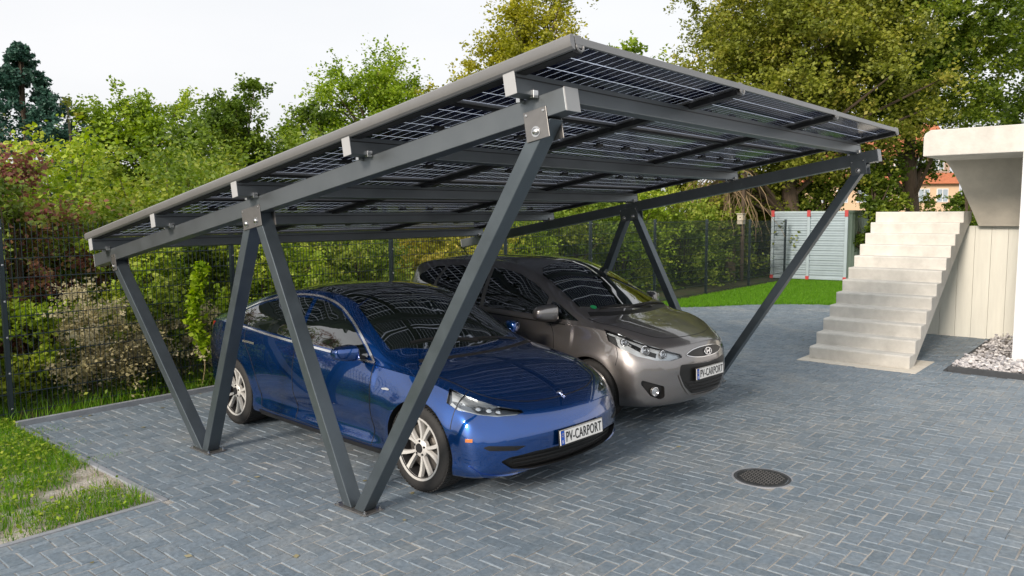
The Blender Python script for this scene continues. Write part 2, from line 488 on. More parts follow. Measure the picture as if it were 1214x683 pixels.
def wheel(parent, x, y, side, r, rimr, w, style):
    """side -1: right side of the car"""
    t=MB()
    o=side
    prof=[(rimr+.0,-w/2),(rimr+.02,-w/2-.004),(r-.045,-w/2-.006),(r-.02,-w/2+.004),(r-.004,-w/2+.02),(r,-w/4),(r+.001,0),(r,w/4),(r-.004,w/2-.02),(r-.02,w/2-.004),(r-.045,w/2+.006),(rimr+.02,w/2+.004),(rimr,w/2),(rimr-.012,w/2-.02),(rimr-.012,-w/2+.02)]
    t.lathe(prof,56,'y',close=True)
    # tread blocks
    for k in range(64):
        a=2*pi*k/64
        Mx=Matrix.Translation((0,0,0))@Matrix.Rotation(a,4,'Y')
        for yy in (-w*.33,0,w*.33):
            t.box(-.011,.011,yy-w*.12,yy+w*.12,r-.006,r+.003,0,Mx)
    wh=empty('wheel',(x,y,r)); wh.parent=parent
    # wheel is a part: its pieces are sub-parts
    ty=t.build('tyre',M['rubber'],wh,smooth=True,ang=40)
    b=MB()
    out=o*w/2
    b.lathe([(rimr-.002,out-o*.0),(rimr-.018,out-o*.004),(rimr-.024,out-o*.03),(rimr-.03,out-o*.16),(rimr-.05,out-o*.17),(0.0,out-o*.17)],48,'y',mi=1)
    b.lathe([(rimr+.004,out-o*.004),(rimr+.002,out+o*.004),(rimr-.012,out+o*.003),(rimr-.02,out-o*.012),(rimr-.022,out-o*.03)],48,'y',mi=0)
    n=5 if style=='double' else 7
    for k in range(n):
        for dd in ((-.2,.2) if style=='double' else (0,)):
            a=2*pi*k/n
            # tapered spoke as loft of 4 stations
            st=[]
            for tt in (0,.35,.7,1):
                rr=.045+(rimr-.022-.045)*tt
                ang=a+dd*(.55+.9*tt)*(1 if style=='double' else 0)
                ww=(.022+.018*tt) if style=='double' else (.040+.034*tt)
                yo=out-o*(.028-.020*tt**2)
                st.append((rr,ang,ww,yo))
            vs=[];fs=[]
            for rr,ang,ww,yo in st:
                ca,sa=cos(ang),sin(ang)
                for du,dy in ((-1,-.03),(-.75,0),(.75,0),(1,-.03)):
                    q=ww/2*du
                    vs.append((rr*ca-q*sa, yo+o*dy*.9, rr*sa+q*ca))
            for i in range(3):
                for j in range(4):
                    fs.append((i*4+j,i*4+(j+1)%4,i*4+4+(j+1)%4,i*4+4+j))
            fs+=[(0,1,2,3),(12,13,14,15)]
            b.add(vs,fs,0)
    b.lathe([(.075,out-o*.06),(.072,out-o*.03),(.06,out-o*.022),(.038,out-o*.016)],24,'y',mi=0)
    b.lathe([(.038,out-o*.02),(.034,out-o*.008),(.0,out-o*.006)],20,'y',mi=1)
    for k in range(5):
        a=2*pi*k/5+.3; b.lathe([(.009,out-o*.03),(.009,out-o*.015),(0,out-o*.014)],8,'y',c=(.055*cos(a),0,.055*sin(a)),mi=1)
    rim=b.build('rim',[M['rim'],M['rimdark']],wh,smooth=True,ang=40)
    d=MB(); d.lathe([(rimr*.75,out-o*.10),(rimr*.75,out-o*.085),(.06,out-o*.085),(.06,out-o*.10)],36,'y',close=True)
    d.build('brake_disc',M['disc'],wh,smooth=True)
    return wh
def mirror_part(parent, name, x,y,z, side, mat_shell, sx=.09,sy=.115,sz=.075):
    m=MB(); n=16; vs=[];fs=[]
    rings=12
    for i in range(rings+1):
        t=-pi/2+pi*i/rings
        for k in range(n):
            a=2*pi*k/n
            ca,sa=cos(a),sin(a)
            sq=lambda c:math.copysign(abs(c)**.55,c)
            X=sx*sq(cos(t))*sq(ca); Z=sz*sq(cos(t))*sq(sa); Y=sy*math.copysign(abs(sin(t))**.6,t)
            if X<-.035: X=-.035
            taper=1-.22*(Y*side/sy)
            vs.append((x+X*taper-.03*(Y*side/sy), y+Y, z+Z*taper))
    for i in range(rings):
        for k in range(n): fs.append((i*n+k,i*n+(k+1)%n,(i+1)*n+(k+1)%n,(i+1)*n+k))
    m.add(vs,fs)
    o=m.build(name,mat_shell,parent,smooth=True,ang=45)
    g=MB(); g.box(x-.040,x-.036,y-sy*.82,y+sy*.78,z-sz*.72,z+sz*.74)
    g.build('mirror_glass',M['chrome'],o,bevel=.004)
    a=MB(); a.bar((x-.01,y-side*sy*.7,z-sz*.55),(x+.03,y-side*(sy+.12),z-sz*.95),.06,.028)
    a.build('mirror_arm',M['black'],o,bevel=.006)
    return o
def number_plate(parent, x, y, z, tilt, yaw=0):
    """520 x 110 mm plate facing +x"""
    p=MB(); p.box(-.004,.004,-.26,.26,-.056,.056)
    o=p.build('number_plate',M['white_plate'],parent,bevel=.002); o.location=(x,y,z); o.rotation_euler=(0,tilt,yaw)
    h=MB(); h.box(-.012,-.0045,-.268,.268,-.070,.062); h.build('plate_holder',M['plate_black'],o,bevel=.003)
    e=MB()
    for a in (0,1):
        e.box(.0042,.0052,-.2585,.2585,(-.0550,.0522)[a],(-.0522,.0550)[a])
        e.box(.0042,.0052,(-.2590,.2560)[a],(-.2560,.2590)[a],-.0521,.0521)
    e.build('plate_rim',M['plate_black'],o)
    b=MB(); b.box(.0042,.0050,-.2555,-.215,-.0518,.0518); b.build('blue_field',M['plate_blue'],o)
    w=MB()
    for k in range(10):
        a=2*pi*k/10; w.lathe([(.0022,.0052),(.0022,.0058),(0,.0058)],6,'x',c=(0,-.235+.012*cos(a),.02+.012*sin(a)))
    w.build('star_ring',simple('star_yellow',(.8,.6,.05),.5),o)
    text_mesh('D','country_letter',M['white_plate'],o,.014,.022,(.0051,-.235,-.03),(pi/2,0,pi/2),.0006)
    text_mesh('PV-CARPORT','lettering',M['plate_black'],o,.435,.076,(.0045,.0225,0),(pi/2,0,pi/2),.0012)
    return o
def blue_car():
    S=dict(W=1.85,wb=2.875,wr=.335,ar=.372,flare=.012,sculpt=.034,tuck=.05,
      stations=[-3.853,-3.845,-3.82,-3.76,-3.6,-3.3,-2.875,-2.2,-1.2,-.6,0,.3,.5,.62,.70,.76,.80,.825,.838,.841],
      curves=dict(
       zc=[(-3.853,.78),(-3.845,.84),(-3.82,.93),(-3.76,1.035),(-3.70,1.075),(-3.55,1.09),(-3.3,1.145),(-3.0,1.245),(-2.6,1.355),(-2.2,1.42),(-1.7,1.443),(-1.4,1.425),(-1.1,1.36),(-.8,1.235),(-.5,1.09),(-.3,.99),(-.2,.955),(0,.925),(.25,.865),(.45,.80),(.6,.735),(.70,.675),(.76,.625),(.80,.58),(.825,.54),(.838,.50),(.841,.47)],
       zs=[(-3.853,.74),(-3.845,.79),(-3.82,.87),(-3.76,.96),(-3.6,1.005),(-3.3,1.00),(-2.875,.975),(-2.2,.955),(-1.4,.925),(-.7,.885),(-.4,.865),(-.1,.845),(.2,.80),(.4,.745),(.6,.665),(.70,.60),(.76,.56),(.80,.525),(.825,.495),(.838,.465),(.841,.45)],
       zr=[(-3.853,.76),(-3.845,.82),(-3.82,.905),(-3.76,1.01),(-3.6,1.055),(-3.4,1.085),(-3.1,1.17),(-2.7,1.28),(-2.3,1.345),(-1.9,1.375),(-1.6,1.37),(-1.3,1.325),(-1.0,1.215),(-.7,1.06),(-.5,.965),(-.35,.925),(-.1,.890),(.2,.840),(.4,.785),(.6,.71),(.70,.645),(.76,.60),(.80,.56),(.825,.52),(.838,.485),(.841,.465)],
       zb=[(-3.853,.62),(-3.845,.55),(-3.82,.46),(-3.76,.36),(-3.6,.26),(-3.3,.19),(-2.8,.165),(0,.165),(.4,.175),(.6,.185),(.70,.20),(.76,.215),(.80,.24),(.825,.29),(.838,.36),(.841,.42)],
       ym=[(-3.853,.62),(-3.82,.72),(-3.76,.79),(-3.6,.85),(-3.3,.895),(-2.875,.918),(-2.2,.922),(-1.2,.922),(-.5,.918),(0,.918),(.3,.91),(.5,.895),(.62,.875),(.70,.855),(.76,.835),(.80,.81),(.825,.78),(.838,.73),(.841,.68)],
       ys=[(-3.853,.58),(-3.82,.66),(-3.76,.73),(-3.6,.78),(-3.3,.82),(-2.875,.845),(-2.2,.86),(-1.2,.865),(-.5,.845),(0,.825),(.3,.81),(.5,.79),(.62,.765),(.70,.74),(.76,.72),(.80,.70),(.825,.68),(.838,.65),(.841,.60)],
       yr=[(-3.853,.5),(-3.76,.62),(-3.6,.66),(-3.3,.665),(-2.9,.63),(-2.4,.60),(-1.8,.60),(-1.4,.625),(-1.0,.68),(-.7,.73),(-.45,.76),(0,.735),(.3,.715),(.6,.66),(.8,.60),(.841,.52)],
       bow=[(-4,0),(.05,0),(.25,.015),(.45,.06),(.62,.14),(.76,.25),(.841,.33)],
       rbow=[(-3.853,.26),(-3.6,.16),(-3.2,.03),(-3.0,0),(1,0)],
      ))
    root=empty('saloon_car',(0.125,1.476,0),-.042)
    tag(root,'blue metallic saloon car with dark glass roof, the nearer of the two cars','car','cars parked under the carport')
    c=Car(S)
    def sym(pts): return pts+[(x,-y,z) for x,y,z in reversed(pts) if abs(y)>1e-6]
    HD=(-.62,.52,-.60)
    hl=[(x-.055,y,z+.035) for x,y,z in [(.30,-.80,.80),(.40,-.78,.765),(.52,-.72,.715),(.62,-.64,.672),(.715,-.47,.625),(.725,-.455,.600),(.70,-.52,.58),(.64,-.65,.585),(.55,-.76,.605),(.44,-.85,.65),(.34,-.87,.70)]]
    LG=sym([(.84,0,.378),(.84,.45,.372),(.84,.64,.352),(.84,.70,.325),(.84,.62,.262),(.84,.45,.232),(.84,0,.222)])
    body=c.cut([M['blue'],M['black']],'body',root,c.solid(hl,HD,.03,.035)+c.solid(LG,(-1,0,0),.05,.05,mirror=False,round_=.02))
    R=(0,1,0)  # project from the right side (towards +y)
    def both(name,pts,d,mt,**k):
        k2=dict(k); o1=c.patch(pts,d,name,mt,root,**k2)
        pts2=[(x,-y,z) for x,y,z in pts]; d2=(d[0],-d[1],d[2])
        o2=c.patch(pts2,d2,name,mt,root,**k2); return o1,o2
    Y=-.8
    # side glass: front and rear pane
    both('side_window',[(-.70,Y,.935),(-.86,Y,1.045),(-1.06,Y,1.165),(-1.28,Y,1.262),(-1.50,Y,1.315),(-1.735,Y,1.335),(-1.71,Y,.965),(-1.2,Y,.95)],R,M['glass'],off=.004)
    both('side_window',[(-1.80,Y,1.336),(-2.0,Y,1.330),(-2.3,Y,1.295),(-2.6,Y,1.235),(-2.88,Y,1.150),(-3.03,Y,1.075),(-2.98,Y,1.03),(-2.6,Y,1.005),(-1.78,Y,.970)],R,M['glass'],off=.004)
    tr=MB()
    for sg in (1,):
        c.strip([(-.62,Y,.905),(-.80,Y,1.03),(-1.02,Y,1.165),(-1.27,Y,1.28),(-1.52,Y,1.338),(-1.8,Y,1.358),(-2.1,Y,1.346),(-2.4,Y,1.303),(-2.7,Y,1.235),(-2.95,Y,1.145),(-3.09,Y,1.062)],R,.020,tr,off=.008,mirror=True)
        c.strip([(-3.09,Y,1.062),(-2.95,Y,1.006),(-2.6,Y,.985),(-2.2,Y,.965),(-1.7,Y,.945),(-1.2,Y,.928),(-.62,Y,.903)],R,.018,tr,off=.008,mirror=True)
    build_loose(tr,'window_trim',M['chrome'],root,smooth=True)
    D=(0,0,-1)
    def sym(pts): return pts+[(x,-y,z) for x,y,z in reversed(pts) if abs(y)>1e-6]
    c.patch(sym([(-.27,0,1),(-.30,.25,1),(-.39,.50,1),(-.55,.725,1),(-.85,.675,1),(-1.13,.615,1),(-1.22,.40,1),(-1.26,.2,1),(-1.275,0,1)]),D,'windscreen',M['glass'],root,off=.004)
    c.patch(sym([(-1.285,0,1),(-1.27,.2,1),(-1.23,.40,1),(-1.17,.585,1),(-1.5,.565,1),(-2.0,.56,1),(-2.1,.50,1),(-2.13,.0,1)]),D,'glass_roof',M['glass'],root,off=.004)
    c.patch(sym([(-2.16,0,1),(-2.14,.50,1),(-2.4,.54,1),(-2.9,.56,1),(-3.2,.54,1),(-3.38,.40,1),(-3.42,0,1)]),D,'rear_window',M['glass'],root,off=.004)
    cw=MB(); c.strip([(-.27,.66,1),(-.30+.10,.45,1),(-.24+.09,.22,1),(-.22+.08,0,1),(-.24+.09,-.22,1),(-.30+.10,-.45,1),(-.27,-.66,1)],D,.05,cw,off=.003)
    cw.build('cowl_panel',M['black'],root,smooth=True)
    # wipers
    for pts in ([(-.33,.05,1.0),(-.42,-.2,1.06),(-.50,-.56,1.02)],[(-.30,.50,1.0),(-.34,.25,1.05),(-.36,-.03,1.03)]):
        w=MB(); c.strip(pts,D,.018,w,off=.02,skirt=.014); w.build('wiper',M['black'],root,smooth=True)
    # panel gaps
    g=MB()
    sl=dict(off=.0012,skirt=.003)
    c.strip([(-.62,Y,.90),(-.60,Y,.7),(-.585,Y,.4),(-.60,Y,.24)],R,.009,g,mirror=True,**sl)
    c.strip([(-1.755,Y,.95),(-1.755,Y,.7),(-1.75,Y,.45),(-1.74,Y,.25)],R,.009,g,mirror=True,**sl)
    c.strip([(-2.72,Y,.985),(-2.66,Y,.86),(-2.50,Y,.70),(-2.40,Y,.5),(-2.36,Y,.27)],R,.009,g,mirror=True,**sl)
    c.strip([(-2.36,Y,.255),(-1.7,Y,.24),(-.6,Y,.24)],R,.006,g,mirror=True,**sl)
    c.strip([(-.22,-.70,1),(-.05,-.735,1),(.15,-.725,1),(.35,-.69,1),(.50,-.60,1),(.60,-.44,1),(.655,-.25,1),(.675,0,1),(.655,.25,1),(.60,.44,1),(.50,.60,1),(.35,.69,1),(.15,.725,1),(-.05,.735,1),(-.22,.70,1)],D,.008,g,**sl)
    c.strip([(.35,-.69,.78),(.36,-.80,.70),(.36,-.92,.56)],(0,1,-.7),.006,g,mirror=True,**sl)
    build_loose(g,'panel_gap',M['black'],root,smooth=True)
    # door handles
    for hx in (-1.62,-2.60):
        for sy in (-1,1):
            h=MB(); c.strip([(hx+.13,Y*-sy*-1 if False else sy*.8,.865),(hx,sy*.8,.868),(hx-.10,sy*.8,.868)],(0,-sy,0),.020,h,off=.006); h.build('door_handle',M['chrome'],root,smooth=True)
    # headlights
    HD=(-.62,.52,-.60)
    for sy in (1,-1):
        m0=lambda P:[(x,y*sy,z) for x,y,z in P]; m_=lambda P:[(x-.055,y*sy,z+.035) for x,y,z in P]; dd=(HD[0],HD[1]*sy,HD[2])
        base=c.patch(m0(hl),dd,'headlight',M['lamp_mid'],root,off=-.030,skirt=.004,dens=.015)
        rf=c.patch(m_([(.325,-.80,.785),(.42,-.775,.757),(.53,-.71,.712),(.63,-.61,.668),(.60,-.65,.645),(.46,-.78,.685),(.37,-.845,.715)]),dd,'reflector',M['lampin'],base,off=-.008,skirt=.02,dens=.012,rings=6)
        l2=MB(); c.strip(m_([(.37,-.855,.70),(.45,-.835,.648),(.56,-.755,.607),(.65,-.645,.59),(.71,-.50,.588)]),dd,.022,l2,off=-.008,skirt=.015)
        l2.build('light_strip',M['lampin'],base,smooth=True)
        pr=MB()
        for (x,y,z) in ((.48,-.735,.695),(.535,-.68,.68),(.58,-.62,.667)):
            h,nn=c.ray(Vector((x,y*sy,z))-Vector(dd)*1,dd)
            if h:
                q=Matrix.Translation(h-nn*.018)@nn.to_track_quat('Z','Y').to_matrix().to_4x4()
                mb2=MB(); mb2.lathe([(.024,0),(.024,.006),(.019,.008),(.012,.012),(0,.014)],18,'z')
                pr.add([q@Vector(v) for v in mb2.v],mb2.f)
        build_loose(pr,'projector',M['chrome'],base,smooth=True)
        c.patch(m0(hl),dd,'lens',M['lamp_clear'],base,off=.003,skirt=.008,dens=.015)
    F=(-1,0,0)
    # lower intake, side vents, fog slits
    L=c.patch(LG,(-1,0,0),'lower_grille',M['plate_black'],root,along=True,off=-.045,skirt=.003,round_=.02)
    gm=MB()
    for z in (.25,.285,.32,.355):
        c.strip([(.84,-.6,z),(.84,-.3,z),(.84,0,z),(.84,.3,z),(.84,.6,z)],(-1,0,0),.008,gm,off=-.03,skirt=.006)
    build_loose(gm,'grille_slat',M['black'],L,smooth=True)
    both('fog_lamp',[(.8,-.54,.425),(.7,-.80,.45),(.7,-.84,.438),(.7,-.80,.415),(.8,-.62,.398)],(-1,.35,0),M['plate_black'],off=.004,round_=.008)
    lp=MB(); c.strip([(.7,-.86,.29),(.7,-.80,.235),(.75,-.66,.212),(.8,-.45,.195),(.84,-.2,.187),(.84,0,.185),(.84,.2,.187),(.8,.45,.195),(.75,.66,.212),(.7,.80,.235),(.7,.86,.29)],F,.022,lp,off=.012,skirt=.02); lp.build('bumper_lip',M['blue'],root,smooth=True)
    both('side_marker',[(.55,-.88,.50),(.50,-.90,.50),(.50,-.90,.475),(.55,-.88,.475)],(-.5,1,0),M['amber'],off=.003)
    # emblem on the nose
    e=MB()
    h,nn=c.ray((.66,0,2),(0,0,-1))
    q=Matrix.Translation(h+nn*.002)@nn.to_track_quat('Z','Y').to_matrix().to_4x4()
    # T shape: y axis of track = up the bonnet? built in local x (fwd) / y
    T=[(-.033,.024),(-.02,.031),(0,.033),(.02,.031),(.033,.024),(.028,.017),(.016,.022),(.008,.022),(0,-.036),(-.008,.022),(-.016,.022),(-.028,.017)]
    def T3(a,b,z): return h+Vector((-b*cos(.5)*1.1,a,0))+Vector((0,0,b*sin(.5)*1.0))+nn*z
    n=len(T); vs=[T3(a,b,.001) for a,b in T]+[T3(a,b,.006) for a,b in T]
    # robust faces: bar halves and stem
    idx=[(0,1,10,11),(1,2,9,10),(2,3,6,7) ,(3,4,5,6),(2,7,8),(2,8,9)]
    fs=[tuple(i+n for i in f) for f in idx]+[(i,(i+1)%n,n+(i+1)%n,n+i) for i in range(n)]
    e.add(vs,fs); e.build('emblem',M['chrome'],root)
    hh,_=c.ray((2,0,.44),(-1,0,0))
    number_plate(root,hh.x+.022,0,.44,-.08)
    # mirrors
    for sy in (-1,1):
        mirror_part(root,'side_mirror',-.80,sy*1.005,.985,sy,M['blue'],.075,.095,.062)
    # side repeater badge
    both('repeater_camera',[(-.36,Y,.735),(-.40,Y,.742),(-.46,Y,.73),(-.45,Y,.722),(-.37,Y,.724)],R,M['chrome'],off=.005)
    # rear lamps
    both('tail_light',[(-3.45,Y,.985),(-3.6,Y,.985),(-3.8,Y,.95),(-3.8,Y,.86),(-3.68,Y,.875),(-3.55,Y,.93)],(.75,1,0),M['red'],off=.005)
    c.patch(sym([(-3.84,0,.40),(-3.84,.6,.40),(-3.84,.55,.25),(-3.84,0,.24)]),(1,0,0),'rear_valance',M['black'],root,off=.004)
    sk=MB(); c.strip([(-.45,Y,.205),(-1.4,Y,.2),(-2.4,Y,.205)],R,.05,sk,off=.012,skirt=.02,mirror=True); build_loose(sk,'sill',M['black'],root,smooth=True)
    for wx in (0,-2.875):
        for sy in (-1,1): wheel(root,wx,sy*.798,sy,.335,.245,.235,'double')
    return root
def grey_car():
    S=dict(W=1.765,wb=2.615,wr=.315,ar=.355,flare=.022,sculpt=.018,tuck=.06,
      stations=[-3.25,-3.245,-3.22,-3.16,-3.0,-2.615,-2.0,-1.2,-.6,0,.3,.5,.62,.70,.76,.80,.825,.84,.845],
      curves=dict(
       zc=[(-3.25,.95),(-3.245,1.05),(-3.22,1.20),(-3.16,1.44),(-3.10,1.515),(-3.0,1.54),(-2.6,1.58),(-2.0,1.60),(-1.6,1.60),(-1.2,1.575),(-.95,1.52),(-.7,1.42),(-.4,1.265),(-.15,1.13),(0,1.06),(.2,1.01),(.4,.955),(.55,.905),(.66,.86),(.74,.825),(.79,.775),(.825,.71),(.84,.65),(.845,.60)],
       zs=[(-3.25,.90),(-3.245,.96),(-3.22,1.02),(-3.16,1.065),(-3.0,1.07),(-2.6,1.06),(-2.0,1.03),(-1.2,.99),(-.6,.965),(-.2,.955),(.1,.935),(.3,.90),(.5,.83),(.62,.77),(.70,.73),(.76,.695),(.80,.66),(.825,.62),(.84,.58),(.845,.55)],
       zr=[(-3.25,.93),(-3.245,1.0),(-3.22,1.13),(-3.16,1.36),(-3.08,1.44),(-2.8,1.495),(-2.3,1.53),(-1.8,1.535),(-1.4,1.52),(-1.1,1.465),(-.8,1.34),(-.5,1.19),(-.2,1.055),(0,1.00),(.2,.975),(.4,.925),(.55,.865),(.66,.81),(.74,.76),(.79,.71),(.825,.655),(.84,.605),(.845,.57)],
       zb=[(-3.25,.55),(-3.245,.48),(-3.22,.40),(-3.16,.32),(-3.0,.23),(-2.5,.18),(0,.18),(.4,.19),(.62,.20),(.72,.21),(.78,.23),(.82,.28),(.84,.36),(.845,.42)],
       ym=[(-3.25,.66),(-3.22,.76),(-3.16,.81),(-3.0,.845),(-2.615,.872),(-2.0,.878),(-1.2,.880),(-.5,.878),(0,.876),(.3,.868),(.5,.852),(.62,.835),(.70,.815),(.76,.79),(.80,.76),(.825,.72),(.84,.66),(.845,.6)],
       ys=[(-3.25,.62),(-3.22,.72),(-3.16,.765),(-3.0,.795),(-2.615,.82),(-2.0,.835),(-1.2,.84),(-.5,.835),(0,.815),(.3,.79),(.5,.755),(.62,.73),(.70,.70),(.76,.68),(.80,.655),(.825,.63),(.84,.58),(.845,.52)],
       yr=[(-3.25,.55),(-3.22,.60),(-3.16,.61),(-3.0,.60),(-2.4,.60),(-1.8,.605),(-1.3,.62),(-.9,.66),(-.5,.71),(-.2,.735),(.1,.72),(.4,.66),(.62,.60),(.80,.54),(.845,.42)],
       bow=[(-4,0),(-.1,0),(.1,.02),(.3,.06),(.5,.12),(.62,.19),(.76,.29),(.845,.38)],
       rbow=[(-3.25,.17),(-3.1,.12),(-2.9,.03),(-2.7,0),(1,0)],
      ))
    root=empty('compact_car',(-.01,3.906,0),-.063)
    tag(root,'brownish grey compact hatchback car, farther of the two parked cars','car','cars parked under the carport')
    c=Car(S)
    def sym(pts): return pts+[(x,-y,z) for x,y,z in reversed(pts) if abs(y)>1e-6]
    HD=(-.66,.50,-.45)
    hl=[(.14,-.80,.955),(.24,-.775,.93),(.38,-.715,.865),(.52,-.625,.80),(.66,-.46,.725),(.72,-.36,.69),(.72,-.34,.65),(.67,-.46,.625),(.58,-.60,.635),(.46,-.72,.68),(.34,-.80,.755),(.22,-.835,.85)]
    FG=[(.7,-.58,.42),(.6,-.78,.49),(.6,-.79,.45),(.65,-.71,.33),(.7,-.62,.29),(.7,-.57,.31)]
    lg=sym([(.84,0,.60),(.84,.30,.615),(.84,.415,.62),(.84,.43,.52),(.84,.37,.40),(.84,.27,.315),(.84,0,.300)])
    c.cut([M['grey'],M['black']],'body',root,c.solid(hl,HD,.03,.04)+c.solid(FG,(-1,.45,0),.04,.045,round_=.02))
    R=(0,1,0); Y=-.8; D=(0,0,-1); F=(-1,0,0)
    def both(name,pts,d,mt,**k):
        c.patch(pts,d,name,mt,root,**k)
        c.patch([(x,-y,z) for x,y,z in pts],(d[0],-d[1],d[2]),name,mt,root,**k)
    def sym(pts): return pts+[(x,-y,z) for x,y,z in reversed(pts) if abs(y)>1e-6]
    both('quarter_window',[(-.20,Y,1.000),(-.52,Y,1.155),(-.60,Y,1.175),(-.60,Y,1.02),(-.4,Y,1.002)],R,M['glass'],off=.004,round_=.02)
    both('side_window',[(-.66,Y,1.02),(-.66,Y,1.215),(-.90,Y,1.345),(-1.15,Y,1.435),(-1.40,Y,1.475),(-1.585,Y,1.485),(-1.60,Y,1.045)],R,M['glass'],off=.004,round_=.02)
    both('side_window',[(-1.66,Y,1.048),(-1.645,Y,1.487),(-2.0,Y,1.492),(-2.38,Y,1.478),(-2.50,Y,1.30),(-2.52,Y,1.08)],R,M['glass'],off=.004,round_=.02)
    both('quarter_window',[(-2.58,Y,1.10),(-2.55,Y,1.30),(-2.45,Y,1.468),(-2.70,Y,1.445),(-2.90,Y,1.34),(-2.93,Y,1.25),(-2.80,Y,1.14)],R,M['glass'],off=.004,round_=.03)
    c.patch(sym([(-.08,0,1),(-.11,.3,1),(-.19,.52,1),(-.30,.665,1),(-.60,.62,1),(-.90,.575,1),(-1.0,.45,1),(-1.03,.2,1),(-1.04,0,1)]),D,'windscreen',M['glass'],root,off=.004)
    c.patch(sym([(-3.12,0,1.4),(-3.12,.5,1.4),(-3.2,.60,1.1),(-3.2,.5,1.07),(-3.2,0,1.05)]),(1,0,0),'rear_window',M['glass'],root,off=.004,round_=.03)
    cw=MB(); c.strip([(-.16,.68,1),(-.06,.50,1),(.0,.25,1),(.02,0,1),(.0,-.25,1),(-.06,-.50,1),(-.16,-.68,1)],D,.08,cw,off=.003)
    cw.build('cowl_panel',M['black'],root,smooth=True)
    for pts in ([(-.03,.25,1.1),(-.10,-.1,1.15),(-.16,-.52,1.1)],[(-.10,.60,1.1),(-.10,.35,1.12),(-.08,.0,1.15)]):
        w=MB(); c.strip(pts,D,.02,w,off=.02,skirt=.014); w.build('wiper',M['black'],root,smooth=True)
    g=MB(); sl=dict(off=.0012,skirt=.003)
    c.strip([(-.62,Y,1.01),(-.50,Y,.85),(-.47,Y,.5),(-.52,Y,.27)],R,.009,g,mirror=True,**sl)
    c.strip([(-1.63,Y,1.04),(-1.63,Y,.7),(-1.60,Y,.28)],R,.009,g,mirror=True,**sl)
    c.strip([(-2.55,Y,1.09),(-2.50,Y,.85),(-2.25,Y,.62),(-2.2,Y,.3)],R,.009,g,mirror=True,**sl)
    c.strip([(-.12,-.735,1),(.08,-.72,1),(.28,-.66,1),(.47,-.55,1),(.58,-.42,1),(.645,-.22,1),(.665,0,1),(.645,.22,1),(.58,.42,1),(.47,.55,1),(.28,.66,1),(.08,.72,1),(-.12,.735,1)],D,.009,g,**sl)
    c.strip([(.28,-.80,.82),(.33,-.83,.72),(.32,-.87,.62)],(0,1,-.4),.006,g,mirror=True,**sl)
    c.strip([(-.35,Y,.955),(-.9,Y,.965),(-1.6,Y,.985),(-2.5,Y,1.02)],R,.014,g,off=.004,skirt=.006,mirror=True)
    build_loose(g,'panel_gap',M['black'],root,smooth=True)
    # roof: dark reveal lines and antenna
    an=MB(); an.tube([(-2.75,0,1.57),(-2.86,0,1.66),(-2.98,0,1.74)],[.008,.005,.003],6); an.build('aerial',M['black'],root,smooth=True)
    for hx in (-1.45,-2.38):
        for sy in (-1,1):
            h=MB(); c.strip([(hx+.12,sy*.8,.90),(hx,sy*.8,.905),(hx-.08,sy*.8,.905)],(0,-sy,0),.026,h,off=.025,skirt=.02); h.build('door_handle',M['grey'],root,smooth=True)
    HD=(-.66,.50,-.45)
    for sy in (1,-1):
        m_=lambda P:[(x,y*sy,z) for x,y,z in P]; dd=(HD[0],HD[1]*sy,HD[2])
        base=c.patch(m_(hl),dd,'headlight',M['lampin'],root,off=-.034,skirt=.004,dens=.015)
        blk=MB(); c.strip(m_([(.30,-.77,.87),(.40,-.72,.80),(.50,-.66,.74),(.585,-.575,.69)]),dd,.05,blk,off=-.028,skirt=.005); blk.build('dark_insert',M['plate_black'],base,smooth=True)
        pr=MB()
        for (x,y,z,s_) in ((.50,-.64,.735,.050),(.605,-.50,.68,.042),(.35,-.765,.83,.034)):
            h,nn=c.ray(Vector((x,y*sy,z))-Vector(dd)*1,dd)
            if h:
                nn=(nn*.4-Vector(dd).normalized()*.3+Vector((.6,0,0))).normalized()
                q=Matrix.Translation(h-nn*.016)@nn.to_track_quat('Z','Y').to_matrix().to_4x4()
                mb2=MB(); mb2.lathe([(s_,-.01),(s_,.012),(s_*.85,.012),(s_*.7,.002),(s_*.45,.004),(s_*.3,.014),(0,.017)],22,'z')
                pr.add([q@Vector(v) for v in mb2.v],mb2.f)
        build_loose(pr,'projector',M['chrome'],base,smooth=True)
        c.patch(m_(hl),dd,'lens',M['lamp_clear'],base,off=.004,skirt=.009,dens=.015)
        fg=c.patch(m_(FG),(-1,.45*sy,0),'fog_lamp',M['plate_black'],root,off=-.04,skirt=.004,round_=.02)
        h,nn=c.ray((2,-.655*sy,.37),(-1,0,0))
        if h:
            nn=(nn+Vector((1,0,0))).normalized(); q=Matrix.Translation(h-nn*.02)@nn.to_track_quat('Z','Y').to_matrix().to_4x4()
            mb2=MB(); mb2.lathe([(.045,-.01),(.045,.016),(.04,.018),(.03,.006),(0,.01)],22,'z'); p_=MB(); p_.add([q@Vector(v) for v in mb2.v],mb2.f)
            p_.build('fog_bulb',M['chrome'],fg,smooth=True)
    # upper eye-shaped grille with chrome rim and lower hexagonal intake
    ug=sym([(.84,0,.775),(.84,.12,.772),(.8,.24,.757),(.8,.325,.722),(.8,.24,.695),(.84,.12,.682),(.84,0,.680)])
    ug=[(x,y,z-.015) for x,y,z in ug]
    G=c.patch(ug,F,'upper_grille',M['plate_black'],root,off=.004)
    r=MB(); c.strip([(x,y,z) for x,y,z in ug[-9:]] + [ug[i] for i in range(len(ug)-8)],F,.006,r,off=.007); r.build('grille_surround',M['chrome'],G,smooth=True)
    L=c.patch(lg,F,'lower_grille',M['plate_black'],root,off=.003,skirt=.003,round_=.03)
    sl_=MB()
